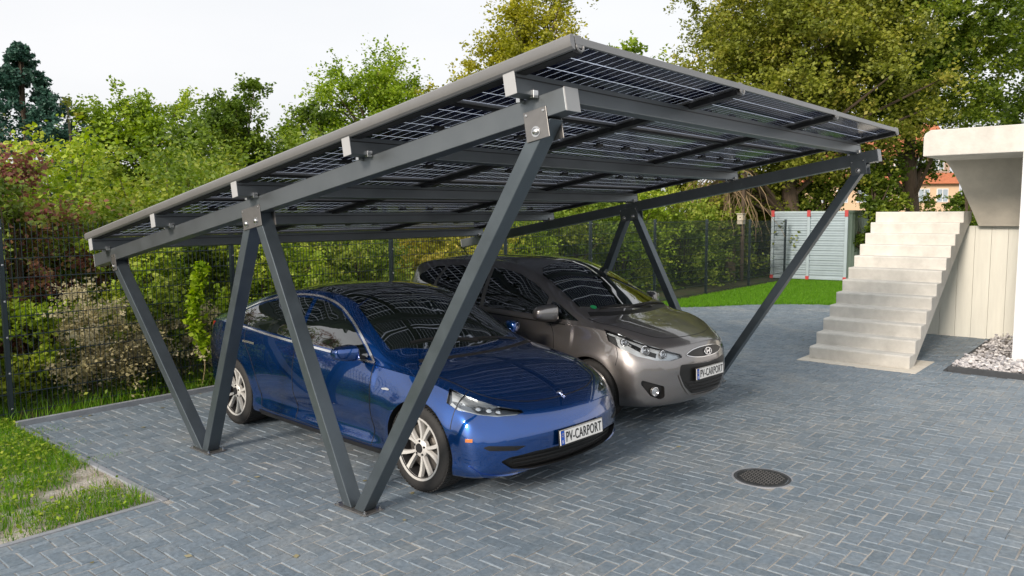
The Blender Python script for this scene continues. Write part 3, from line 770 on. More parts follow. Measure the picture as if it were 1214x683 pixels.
    for z in (.335,.37,.405,.44):
        hw=.25+(z-.31)*.8
        c.strip([(.84,-hw,z),(.84,-hw/2,z),(.84,0,z),(.84,hw/2,z),(.84,hw,z)],F,.012,sl_,off=.012,skirt=.008)
    build_loose(sl_,'grille_slat',M['black'],L,smooth=True)
    r=MB(); c.strip([(.84,-.44,.52),(.84,-.38,.395),(.84,-.275,.30),(.84,-.1,.285),(.84,.1,.285),(.84,.275,.30),(.84,.38,.395),(.84,.44,.52)],F,.016,r,off=.012); r.build('grille_surround',M['grey'],L,smooth=True)
    # oval emblem with slanted H
    h,nn=c.ray((2,0,.712),(-1,0,0)); e=MB()
    q=Matrix.Translation(h+Vector((.012,0,0)))@Matrix.Rotation(-.25,4,'Y')
    pts=[(0,.062*cos(2*pi*k/32),.034*sin(2*pi*k/32)) for k in range(33)]
    t=MB(); t.tube(pts,.006,6,cap=False)
    t.bar((0,-.032,-.024),(0,-.018,.024),.012,.010,(1,0,0)); t.bar((0,.018,-.024),(0,.032,.024),.012,.010,(1,0,0)); t.bar((0,-.025,-.006),(0,.025,.006),.012,.011,(1,0,0))
    e.add([q@Vector(v) for v in t.v],t.f); e.build('emblem',M['chrome'],root,smooth=True)
    hh,_=c.ray((2,0,.51),(-1,0,0))
    number_plate(root,hh.x+.022,0,.51,-.04)
    for sy in (-1,1):
        o=mirror_part(root,'side_mirror',-.50,sy*.985,1.075,sy,M['grey'],.085,.12,.085)
    both('tail_light',[(-2.95,Y,1.10),(-3.1,Y,1.15),(-3.22,Y,1.10),(-3.22,Y,.88),(-3.05,Y,.90)],(.8,1,0),M['red'],off=.006)
    c.patch(sym([(-3.2,0,.42),(-3.2,.6,.42),(-3.2,.55,.25),(-3.2,0,.25)]),(1,0,0),'rear_valance',M['black'],root,off=.004)
    sk=MB(); c.strip([(-.42,Y,.215),(-1.3,Y,.21),(-2.2,Y,.215)],R,.05,sk,off=.01,skirt=.02,mirror=True); build_loose(sk,'sill',M['black'],root,smooth=True)
    st=MB(); h,nn=c.ray((-.21,-.54,2),(0,0,-1))
    q=Matrix.Translation(h+nn*.005)@nn.to_track_quat('Z','Y').to_matrix().to_4x4(); t=MB(); t.lathe([(.035,0),(.035,.0015),(0,.0016)],20,'z'); st.add([q@Vector(v) for v in t.v],t.f)
    st.build('green_sticker',simple('sticker_green',(.02,.35,.12),.5),root)
    for wx in (0,-2.615):
        for sy in (-1,1): wheel(root,wx,sy*.762,sy,.315,.21,.215,'single')
    return root
# ------------------------------------------------------------------ carport
K=.172; TH=math.atan(K); CT=cos(TH); ST=sin(TH)
Z0=2.255
def zl(x): return Z0+K*x        # bolt line
def carport():
    root=empty('solar_carport',(0,0,0))
    tag(root,'dark grey aluminium carport with a sloping roof of glass solar panels on slanted legs','carport')
    W=5.53; T=.12
    h=.125
    x0,x1=-4.30,1.90
    P1,P2,P3,B1,B2=-3.806,-1.181,1.71,-2.172,0.
    for ya,yb,side in ((0,T,-1),(W,W+T,1)):
        yc=(ya+yb)/2
        m=MB(); off=.125
        m.bar((x0,yc,zl(x0)+off),(x1,yc,zl(x1)+off),T,h)
        b=m.build('beam',M['alu'],root,bevel=.004)
        cp=MB(); d=Vector((CT,0,ST))
        for xx,sg in ((x0,-1),(x1,1)):
            p=Vector((xx,yc,zl(xx)+off)); cp.bar(p+d*.001*sg,p+d*.007*sg,T+.004,h+.004)
        build_loose(cp,'end_cap',M['alu_cap'],b,bevel=.002)
        # legs
        for top,bot in ((P1,B1-.055),(P2-.075,B1+.055),(P2+.075,B2-.06),(P3,B2+.07)):
            m=MB()
            tp=Vector((top,yc,zl(top))); bp=Vector((bot,yc,.012))
            d=(tp-bp).normalized(); 
            # cut flat at the bottom: build with horizontal foot section
            w=.088; hw=T/2-.003
            k=w/2/abs(d.z)
            t2=tp+d*(.056/d.z)
            top_k=k
            vs=[]
            zt=t2.z
            for (cx,cz) in ((bp.x,bp.z),(t2.x,zt)):
                for a,bb in ((-1,-1),(1,-1),(1,1),(-1,1)):
                    zz=cz if cz<.1 else cz+a*k*K
                    vs.append((cx+a*k+ (d.x/d.z*(zz-cz) if cz>.1 else 0), yc+bb*hw, zz))
            m.add(vs,[(0,1,2,3),(7,6,5,4),(0,4,5,1),(1,5,6,2),(2,6,7,3),(3,7,4,0)])
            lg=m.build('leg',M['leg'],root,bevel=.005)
        # bracket plates with bolts on both faces of each joint
        for px,wd,bolts in ((P1,.10,(0,)),(P2,.27,(-.07,.07)),(P3,.16,(0,))):
            for fy,sg in ((ya,-1),(yb,1)):
                m=MB(); c=Vector((px,fy+sg*.003,zl(px)+.045))
                Mx=Matrix.Translation(c)@Matrix.Rotation(-TH,4,'Y')
                m.box(-wd/2,wd/2,-.003,.003,-.09,.075,0,Mx)
                pl=m.build('bracket',M['plate_metal'] if side<0 else M['alu'],root,bevel=.002)
                bo=MB()
                for bx_ in bolts:
                    cc=Vector((px+bx_,fy+sg*.006,zl(px+bx_)))
                    bo.lathe([(.030,0),(.030,sg*.003),(.018,sg*.003),(.018,sg*.013),(.014,sg*.016),(0,sg*.017)],12,'y',c=cc)
                for bx_ in (-wd/2+.02,wd/2-.02):
                    cc=Mx@Vector((bx_,sg*.003,.055)); bo.lathe([(.008,0),(.008,sg*.004),(0,sg*.005)],8,'y',c=cc)
                build_loose(bo,'bolt',M['steel'],pl,smooth=True)
        for bx_,L in ((B1,.34),(B2,.36)):
            m=MB(); m.box(bx_-L/2,bx_+L/2,yc-.085,yc+.085,.001,.011)
            f=m.build('foot_plate',M['plate_metal'],root,bevel=.002)
            bo=MB()
            for dx_ in (-L/2+.025,L/2-.025):
                for dy_ in (-.068,.068): bo.lathe([(.011,.010),(.011,.022),(.006,.023),(.006,.034),(0,.035)],6,'z',c=(bx_+dx_,yc+dy_,0))
            build_loose(bo,'bolt',M['steel'],f)
    # purlins across
    py0,py1=-.162,5.61
    for i in range(5):
        x=1.664-1.4*i; zt=zl(x)+.305
        m=MB(); w=.075; hh=.118
        m.bar((x,py0,zt-hh/2+.002),(x,py1,zt-hh/2+.002),w,hh,(-ST,0,CT))
        # shallow grooves read as extruded profile
        pu=m.build('purlin',M['alu'],root,bevel=.004)
        g=MB(); 
        for dz in (-.012,):
            for sx in (-1,1):
                q=Vector((x,0,zt-hh/2))+Vector((CT,0,ST))*sx*(w/2+.0015)+Vector((-ST,0,CT))*.028
                g.bar((q.x,py0+.004,q.z),(q.x,py1-.004,q.z),.003,.006,(-ST,0,CT))
        build_loose(g,'groove',M['black'],pu)
        cp=MB()
        for yy,sg in ((py0,-1),(py1,1)):
            cp.bar((x,yy+sg*.001,zt-hh/2+.002),(x,yy+sg*.007,zt-hh/2+.002),w+.006,hh+.006,(-ST,0,CT))
        build_loose(cp,'end_cap',M['alu_cap'],pu,bevel=.003)
        an=MB()
        for yy in (.06,5.59):
            for sx in (-1,1):
                for sy in (-.085,.085):
                    if sy>0 and yy>5: continue
                    q=Vector((x,yy+sy,zt-hh))+Vector((CT,0,ST))*sx*(w/2+.012)
                    an.box(q.x-.014,q.x+.014,q.y-.02,q.y+.02,q.z-.012,q.z+.03)
        build_loose(an,'angle_clip',M['steel'],pu,bevel=.002)
    # solar panels
    nx,ny=6,3
    Y0,Y1=-.135,5.60; L=(Y1-Y0)/ny
    xa,xb=-4.03,2.06
    S=(xb-xa)/CT; D=S/nx
    O=Vector((xa,0,zl(xa)+.335)); dx=Vector((CT,0,ST)); up=Vector((-ST,0,CT))
    rotm=Matrix((( CT,0,-ST),(0,1,0),(ST,0,CT)))
    def panel():
        p=MB(); w,l=D-.012,L-.014
        p.box(-w/2,-w/2+.012,-l/2,l/2,0,.030); p.box(w/2-.012,w/2,-l/2,l/2,0,.030)
        p.box(-w/2+.012,w/2-.012,-l/2,-l/2+.012,0.0003,.0297); p.box(-w/2+.012,w/2-.012,l/2-.012,l/2,0.0003,.0297)
        return p
    m,nt,b=mat('solar_glass')
    tc=N(nt,'ShaderNodeTexCoord'); sp=N(nt,'ShaderNodeSeparateXYZ'); nt.links.new(tc.outputs['Object'],sp.inputs[0])
    def grid(axis,period,width,offs=0):
        a=N(nt,'ShaderNodeMath',operation='ADD'); a.inputs[1].default_value=offs+period*100; nt.links.new(sp.outputs[axis],a.inputs[0])
        f=N(nt,'ShaderNodeMath',operation='MODULO'); f.inputs[1].default_value=period; nt.links.new(a.outputs[0],f.inputs[0])
        l=N(nt,'ShaderNodeMath',operation='LESS_THAN'); l.inputs[1].default_value=width; nt.links.new(f.outputs[0],l.inputs[0]); return l
    cw=(D-.05)/6; ch=(L-.06)/22
    g1=grid('X',cw,.0075,.004); g2=grid('Y',ch,.0036,.002); 
    mxm=N(nt,'ShaderNodeMath',operation='MAXIMUM'); nt.links.new(g1.outputs[0],mxm.inputs[0]); nt.links.new(g2.outputs[0],mxm.inputs[1])
    b.inputs['Base Color'].default_value=(.006,.011,.042,1); b.inputs['Roughness'].default_value=.16; b.inputs['Specular IOR Level'].default_value=.12
    tr=N(nt,'ShaderNodeBsdfTranslucent'); tr.inputs[0].default_value=(.5,.57,.72,1)
    tp=N(nt,'ShaderNodeBsdfTransparent'); tp.inputs[0].default_value=(.55,.6,.7,1)
    mm=N(nt,'ShaderNodeMixShader'); mm.inputs[0].default_value=.35; nt.links.new(tr.outputs[0],mm.inputs[1]); nt.links.new(tp.outputs[0],mm.inputs[2])
    mx=N(nt,'ShaderNodeMixShader'); nt.links.new(mxm.outputs[0],mx.inputs[0]); nt.links.new(b.outputs[0],mx.inputs[1]); nt.links.new(mm.outputs[0],mx.inputs[2])
    nt.links.new(mx.outputs[0],nt.nodes['Material Output'].inputs['Surface'])
    first=None
    for i in range(nx):
        for j in range(ny):
            c=O+dx*(D*(i+.5)); c.y=Y0+L*(j+.5)
            if first is None:
                w,l=D-.036,L-.038
                q=MB(); q.add([(-w/2,-l/2,.018),(w/2,-l/2,.018),(w/2,l/2,.018),(-w/2,l/2,.018)],[(0,1,2,3)])
                o=q.build('solar_panel',m,root,recalc=False)
                fr=panel().build('panel_frame',M['edge'],o,bevel=.0015)
                for yy in (-.5,0,.5):
                    jb=MB(); jb.box(-.022,.022,yy*.86-.045,yy*.86+.045,-.006,.016); jb.tube([(0,yy*.86+.04,0),(.02,yy*.86+.12,-.008),(-.005,yy*.86+.2,.004)],.003,5)
                    jb.build('junction_box',M['jbox'],o,bevel=.003)
                first=o
                o.location=c; o.rotation_euler=(0,-TH,0)
            else:
                o=copy_tree(first,root); o.location=c
    # long rails under the panel joints, running up the slope
    for j in range(ny+1):
        y=Y0+L*j+(.03 if j==0 else -.03 if j==ny else 0)
        r=MB(); a=O+dx*.005-up*.022; e=O+dx*(S-.01)-up*.022; a.y=y;e.y=y
        # sits between purlins' top and panels
        r.bar(a,e,.075,.038,up)
        r.build('rail',M['black'],root,bevel=.003)
        cl=MB(); e2=O+dx*(S+.004)+up*.02; e2.y=y
        cl.bar(e2-up*.04,e2+up*.022,.006,.05,(0,1,0)); 
        t=[e2+dx*.006-up*.03+Vector((0,.03*cos(a_),0))+up*(.03*sin(a_)) for a_ in np.linspace(pi,2*pi,9)]
        cl.tube(t,.006,6); cl.build('clamp',M['edge'],root)
    # cross joint profiles between the rows (T bars)
    for i in range(1,nx):
        p=O+dx*(D*i); r=MB(); a=Vector((p.x,Y0,p.z))-up*.008; e=Vector((p.x,Y1,p.z))-up*.008
        r.bar(a,e,.03,.014,up); r.build('joint_profile',M['black'],root)
    # rounded side profile (gutter) on both sides and thin front profile
    for yy,sg in ((Y0-.012,-1),(Y1+.012,1)):
        r=MB(); pr=[(0,.040),(-.020*1,.040),(-.034,.028),(-.036,0.0),(-.030,-.022),(-.016,-.034),(0,-.036)]
        n=len(pr); vs=[]
        for q in (O-dx*.01,O+dx*(S+.01)):
            for a,bz in pr:
                p=q+up*bz; p.y=yy-sg*a*1.0; vs.append(p)
        fs=[(k,k+1,n+k+1,n+k) for k in range(n-1)]+[(n-1,0,n,2*n-1),tuple(range(n)),tuple(range(2*n-1,n-1,-1))]
        r.add(vs,fs); r.build('edge_profile',M['edge'],root,smooth=True,ang=30)
    for q,sg in ((O+dx*(S+.004),1),(O-dx*.004,-1)):
        r=MB(); a=q+up*.014;e=a.copy(); a.y=Y0;e.y=Y1; r.bar(a,e,.008,.040,up); r.build('front_profile',M['edge'],root,bevel=.002)
    return root
# ------------------------------------------------------------------ ground and setting
def poly_sheet(name,pts,z,mt,parent=None,kind='structure'):
    m=MB(); m.add([(x,y,z) for x,y in pts],[tuple(range(len(pts)))])
    o=m.build(name,mt,parent,recalc=False); 
    if o.data.polygons[0].normal.z<0:
        o.data.flip_normals()
    if kind and parent is None: o['kind']=kind
    return o
def noisy_mat(name,cols,scale,rough=.9,bump=.4,bs=40,extra=None):
    m,nt,b=mat(name); tc=N(nt,'ShaderNodeTexCoord'); n=N(nt,'ShaderNodeTexNoise'); n.inputs['Scale'].default_value=scale; n.inputs['Detail'].default_value=8; n.inputs['Roughness'].default_value=.7
    nt.links.new(tc.outputs['Object'],n.inputs['Vector']); r=N(nt,'ShaderNodeValToRGB'); e=r.color_ramp.elements
    e[0].position=cols[0][0]; e[0].color=(*cols[0][1],1); e[1].position=cols[-1][0]; e[1].color=(*cols[-1][1],1)
    for p,c in cols[1:-1]:
        q=e.new(p); q.color=(*c,1)
    nt.links.new(n.outputs['Fac'],r.inputs[0]); nt.links.new(r.outputs[0],b.inputs['Base Color']); b.inputs['Roughness'].default_value=rough
    n2=N(nt,'ShaderNodeTexNoise'); n2.inputs['Scale'].default_value=bs; n2.inputs['Detail'].default_value=6; nt.links.new(tc.outputs['Object'],n2.inputs['Vector'])
    bp=N(nt,'ShaderNodeBump'); bp.inputs['Strength'].default_value=bump; bp.inputs['Distance'].default_value=.03
    nt.links.new(n2.outputs['Fac'],bp.inputs['Height']); nt.links.new(bp.outputs[0],b.inputs['Normal']); return m
M['soil']=noisy_mat('soil_and_moss',[(.35,(.05,.06,.02)),(.5,(.08,.075,.035)),(.62,(.05,.09,.02)),(.75,(.16,.13,.08))],1.3)
M['sandy']=noisy_mat('pale_sandy_soil',[(.3,(.20,.17,.12)),(.45,(.34,.30,.24)),(.6,(.48,.45,.40)),(.75,(.58,.56,.52))],5,bump=.8,bs=60)
M['lawn']=noisy_mat('lawn_soil',[(.3,(.05,.10,.015)),(.7,(.08,.16,.02))],3)
M['joint']=noisy_mat('joint_sand',[(.3,(.17,.17,.165)),(.5,(.32,.315,.30)),(.7,(.50,.48,.44))],1.6)
LAWN=[(-4.35,11.75),(-3.6,12.5),(-2.95,13.6),(-2.1,14.35),(-1.2,14.75),(.6,15.1),(3,15.3)]
def lawn_y(x):
    for (a,b),(c,d) in zip(LAWN[:-1],LAWN[1:]):
        if a<=x<=c: return b+(d-b)*(x-a)/(c-a)
    return 11.7 if x<LAWN[0][0] else 15.3
def paving():
    # 90 degree herringbone of 20 x 10 cm pavers, one sheet of real bevelled stones
    u=.1; X0,X1,Y0_,Y1_=-4.36,9.6,-6.0,15.4
    regs=[(-4.36,9.6,-.745,15.4),(-1.125,9.6,-6.0,-.745)]
    rects=[]
    ni=int((X1-X0)/u)+3; nj=int((Y1_-Y0_)/u)+3
    holes=[(1.97,2.53,.30)]
    for i in range(-2,ni):
        for j in range(-2,nj):
            k=(i-j)%4
            if k==0: r=(i*u,(i+2)*u,j*u,(j+1)*u)
            elif k==3: r=(i*u,(i+1)*u,j*u,(j+2)*u)
            else: continue
            r=(r[0]+X0,r[1]+X0,r[2]+Y0_,r[3]+Y0_)
            for a,b,c,d in (regs if r[0]<-1.1251 else [(-1.125,9.6,-6.0,15.4)]):
                q=(max(r[0],a),min(r[1],b),max(r[2],c),min(r[3],d))
                if q[1]-q[0]>.03 and q[3]-q[2]>.03:
                    cx,cy=(q[0]+q[1])/2,(q[2]+q[3])/2
                    if cy>lawn_y(cx)+.05: continue
                    if cx>2.2 and 8.05<cy<11.5 and cx<9: continue
                    if cy>11.42 and cx>.6: continue
                    if (cx-1.97)**2+(cy-2.53)**2<.205**2: continue
                    if .36<cx<1.8 and 7.66<cy<8.55 : continue
                    rects.append(q)
    # stretcher course along the cut edges
    y=-6.0
    while y<-.85:
        rects.append((-1.225,-1.125,y,y+.2)); y+=.2
    x=-4.36
    R=np.array(rects)
    n=len(R); g=.0028
    jit=RNG.normal(0,.0012,(n,4)); zj=RNG.normal(0,.0012,n); tilt=RNG.normal(0,.0012,(n,2))
    x0=R[:,0]+g+jit[:,0];x1=R[:,1]-g+jit[:,1];y0=R[:,2]+g+jit[:,2];y1=R[:,3]-g+jit[:,3]
    b=.0055; V=np.zeros((n,8,3))
    xs=[x0+b,x1-b,x1-b,x0+b,x0,x1,x1,x0]; ys=[y0+b,y0+b,y1-b,y1-b,y0,y0,y1,y1]
    for k in range(8):
        V[:,k,0]=xs[k];V[:,k,1]=ys[k]
        sx=np.sign(xs[k]-(x0+x1)/2); sy=np.sign(ys[k]-(y0+y1)/2)
        V[:,k,2]=(zj+tilt[:,0]*sx+tilt[:,1]*sy) if k<4 else zj-.0065
    quads=[(0,1,2,3),(4,5,1,0),(5,6,2,1),(6,7,3,2),(7,4,0,3)]
    W=np.concatenate([V[:,q,:] for q in quads],axis=1).reshape(-1,3)
    tone=np.repeat(RNG.random(n),5)
    m,nt,bs=mat('paving_stone')
    a=N(nt,'ShaderNodeAttribute',attribute_name='tone'); r=N(nt,'ShaderNodeValToRGB'); e=r.color_ramp.elements
    e[0].position=0; e[0].color=(.140,.182,.222,1); e[1].position=1; e[1].color=(.185,.232,.278,1)
    q=e.new(.5); q.color=(.162,.206,.250,1)
    nt.links.new(a.outputs['Fac'],r.inputs[0])
    tc=N(nt,'ShaderNodeTexCoord')
    n1=N(nt,'ShaderNodeTexNoise'); n1.inputs['Scale'].default_value=.9; n1.inputs['Detail'].default_value=8; n1.inputs['Roughness'].default_value=.65
    n2=N(nt,'ShaderNodeTexNoise'); n2.inputs['Scale'].default_value=28; n2.inputs['Detail'].default_value=6; n2.inputs['Roughness'].default_value=.7
    n3=N(nt,'ShaderNodeTexNoise'); n3.inputs['Scale'].default_value=5.5; n3.inputs['Detail'].default_value=8; n3.inputs['Roughness'].default_value=.75
    for k in (n1,n2,n3): nt.links.new(tc.outputs['Object'],k.inputs['Vector'])
    # dried sand film: large patches times fine breakup
    mr=N(nt,'ShaderNodeMapRange'); mr.inputs['From Min'].default_value=.50; mr.inputs['From Max'].default_value=.72; nt.links.new(n1.outputs['Fac'],mr.inputs['Value'])
    mr3=N(nt,'ShaderNodeMapRange'); mr3.inputs['From Min'].default_value=.48; mr3.inputs['From Max'].default_value=.72; nt.links.new(n3.outputs['Fac'],mr3.inputs['Value'])
    ad=N(nt,'ShaderNodeMath',operation='MULTIPLY_ADD'); ad.inputs[1].default_value=.6; nt.links.new(mr.outputs[0],ad.inputs[0]); 
    m2=N(nt,'ShaderNodeMath',operation='MULTIPLY'); m2.inputs[1].default_value=.45; nt.links.new(mr3.outputs[0],m2.inputs[0]); nt.links.new(m2.outputs[0],ad.inputs[2])
    cl=N(nt,'ShaderNodeMath',operation='MULTIPLY',use_clamp=True); cl.inputs[1].default_value=.75; nt.links.new(ad.outputs[0],cl.inputs[0])
    mx=N(nt,'ShaderNodeMix',data_type='RGBA'); mx.inputs['B'].default_value=(.33,.335,.32,1); nt.links.new(cl.outputs[0],mx.inputs['Factor']); nt.links.new(r.outputs[0],mx.inputs['A'])
    mr2=N(nt,'ShaderNodeMapRange'); mr2.inputs['From Min'].default_value=.3; mr2.inputs['From Max'].default_value=.7; mr2.inputs['To Min'].default_value=.72; mr2.inputs['To Max'].default_value=1.28; nt.links.new(n2.outputs['Fac'],mr2.inputs['Value'])
    vm=N(nt,'ShaderNodeVectorMath',operation='SCALE'); nt.links.new(mx.outputs['Result'],vm.inputs[0]); nt.links.new(mr2.outputs[0],vm.inputs['Scale']); nt.links.new(vm.outputs[0],bs.inputs['Base Color'])
    bs.inputs['Roughness'].default_value=.62; bs.inputs['Specular IOR Level'].default_value=.45
    bp=N(nt,'ShaderNodeBump'); bp.inputs['Strength'].default_value=.35; bp.inputs['Distance'].default_value=.004; nt.links.new(n2.outputs['Fac'],bp.inputs['Height']); nt.links.new(bp.outputs[0],bs.inputs['Normal'])
    o=np_mesh('paving',W,4,m,tone=tone); o['kind']='structure'
    # bedding / joints
    jt=poly_sheet('paving_joints',[(-4.36,-.745),(-1.225,-.745),(-1.225,-6),(9.6,-6),(9.6,15.6),(3,15.4)]+[(x,y) for x,y in reversed(LAWN)]+[(-4.36,11.6)],-.0052,M['joint'])
    return o
def ground():
    m=MB(); n=60
    # one big sheet with a gentle bank behind the fence
    xs=sorted(set([-300,-120,-60,-40]+[-30+i*1.5 for i in range(40)]+[60,120,300])); ys=sorted(set([-300,-100,-40]+[-20+i*2 for i in range(40)]+[90,150,300]))
    vs=[];
    for x in xs:
        for y in ys:
            z=-.03
            if x<-5.2: z+= min(1.2,(-5.2-x)*.12)
            vs.append((x,y,z))
    fs=[]
    L=len(ys)
    for i in range(len(xs)-1):
        for j in range(L-1): fs.append((i*L+j,i*L+j+1,(i+1)*L+j+1,(i+1)*L+j))
    m.add(vs,fs); o=m.build('ground',M['soil'],smooth=True,ang=60); o['kind']='structure'
    if o.data.polygons[0].normal.z<0: o.data.flip_normals()
    k=MB(); k.box(-4.41,-4.36,-.80,11.8,-.1,.055); a=k.build('kerb_edge',M['kerb_light'],bevel=.006); a['kind']='structure'
    k=MB(); k.box(-4.36,-1.225,-.80,-.748,-.1,.006); a=k.build('kerb_strip',M['kerb_light'],bevel=.006); a['kind']='structure'
    k=MB(); k.box(-1.275,-1.228,-6,-.80,-.1,.004); a=k.build('kerb_strip',M['kerb_light'],bevel=.006); a['kind']='structure'
    # pale sandy verge under the weeds
    m=MB(); n=26; X=[-4.9+(3.66)*i/n for i in range(n+1)]; Yv=[-5.5+(4.70)*i/30 for i in range(31)]
    import mathutils
    vs=[(x,y,.004+.03*mathutils.noise.noise(Vector((x*2.2,y*2.2,0)))-.018+.014*mathutils.noise.noise(Vector((x*7,y*7,3)))) for x in X for y in Yv]
    fs=[(i*31+j,(i+1)*31+j,(i+1)*31+j+1,i*31+j+1) for i in range(n) for j in range(30)]
    m.add(vs,fs); o=m.build('verge_soil',M['sandy'],smooth=True,ang=80); o['kind']='structure'
    poly_sheet('lawn_ground',LAWN+[(3,40),(-4.9,40),(-4.9,11.7)],-.012,M['lawn'])
def blades(name,P,h,w,mt,tone,lean=.35,kind='stuff'):
    n=len(P); a=RNG.random(n)*2*pi; hh=h*(.5+RNG.random(n)*.9); ln=hh*lean*RNG.random(n)*1.8; la=RNG.random(n)*2*pi
    V=np.zeros((n,3,3)); 
    V[:,0]=P-np.stack([np.cos(a)*w,np.sin(a)*w,np.zeros(n)],1); V[:,1]=P+np.stack([np.cos(a)*w,np.sin(a)*w,np.zeros(n)],1)
    V[:,2]=P+np.stack([np.cos(la)*ln,np.sin(la)*ln,hh],1)
    o=np_mesh(name,V.reshape(-1,3),3,mt,tone=tone); o['kind']=kind; return o
def leaves_np(Cn, size, n_up=.4, fold=True):
    """rhombic leaves at centres Cn: returns verts (n*4,3)"""
    n=len(Cn)
    d=RNG.normal(size=(n,3)); d[:,2]*=.55; d/=np.linalg.norm(d,axis=1)[:,None]
    up=RNG.normal(size=(n,3)); up[:,2]+=n_up*2; 
    s=np.cross(d,up); s/=np.linalg.norm(s,axis=1)[:,None]+1e-9
    nn=np.cross(s,d)
    L=size*(.6+.8*RNG.random(n))[:,None]
    V=np.zeros((n,4,3)); V[:,0]=Cn-d*L*.5; V[:,1]=Cn+s*L*.34-d*L*.05+nn*L*.08; V[:,2]=Cn+d*L*.5; V[:,3]=Cn-s*L*.34-d*L*.05+nn*L*.08
    return V.reshape(-1,3)
LM={}
def setup_leafmats():
    LM['grass']=leafmat('grass_blades',[(0,(.05,.13,.008)),(.5,(.11,.27,.012)),(.85,(.21,.38,.02)),(1,(.38,.34,.10))],.4)
    LM['lawn']=leafmat('lawn_blades',[(0,(0.078,0.208,0.013)),(.6,(0.143,0.338,0.019)),(1,(0.221,0.416,0.039))],.45)
    LM['green']=leafmat('leaf_green',[(0,(0.046,0.085,0.013)),(.4,(0.111,0.182,0.023)),(.75,(0.208,0.299,0.036)),(1,(0.351,0.403,0.065))])
    LM['bright']=leafmat('leaf_bright_green',[(0,(0.065,0.124,0.013)),(.4,(0.169,0.267,0.019)),(.75,(0.299,0.416,0.033)),(1,(0.468,0.520,0.078))])
    LM['yellow']=leafmat('leaf_yellow_green',[(0,(0.104,0.124,0.013)),(.4,(0.260,0.273,0.022)),(.75,(0.416,0.403,0.039)),(1,(0.559,0.468,0.091))])
    LM['olive']=leafmat('leaf_olive',[(0,(0.072,0.091,0.016)),(.4,(0.182,0.215,0.029)),(.75,(0.312,0.332,0.046)),(1,(0.468,0.390,0.104))])
    LM['oak']=leafmat('leaf_oak',[(0,(.04,.075,.010)),(.45,(.12,.185,.02)),(.8,(.24,.31,.035)),(1,(.38,.38,.07))],.38)
    LM['conifer']=leafmat('leaf_conifer',[(0,(.02,.06,.045)),(.5,(.05,.125,.09)),(1,(.11,.21,.16))],.2)
    LM['red']=leafmat('leaf_red_shrub',[(0,(.06,.10,.015)),(.35,(.14,.21,.03)),(.48,(.24,.30,.05)),(.56,(.25,.14,.07)),(.74,(.22,.075,.07)),(1,(.34,.17,.14))])
    LM['dry']=leafmat('leaf_dry',[(0,(.22,.19,.09)),(.5,(.42,.37,.19)),(1,(.58,.53,.36))],.35)
    LM['vine']=leafmat('leaf_vine',[(0,(.20,.34,.015)),(1,(.42,.55,.03))],.5)
def clumps(n, rx, ry, rz, shell=.55, flat=1.0):
    d=RNG.normal(size=(n,3)); d/=np.linalg.norm(d,axis=1)[:,None]
    r=(shell+(1-shell)*RNG.random(n))**1.0
    return d*r[:,None]*np.array([rx,ry,rz])
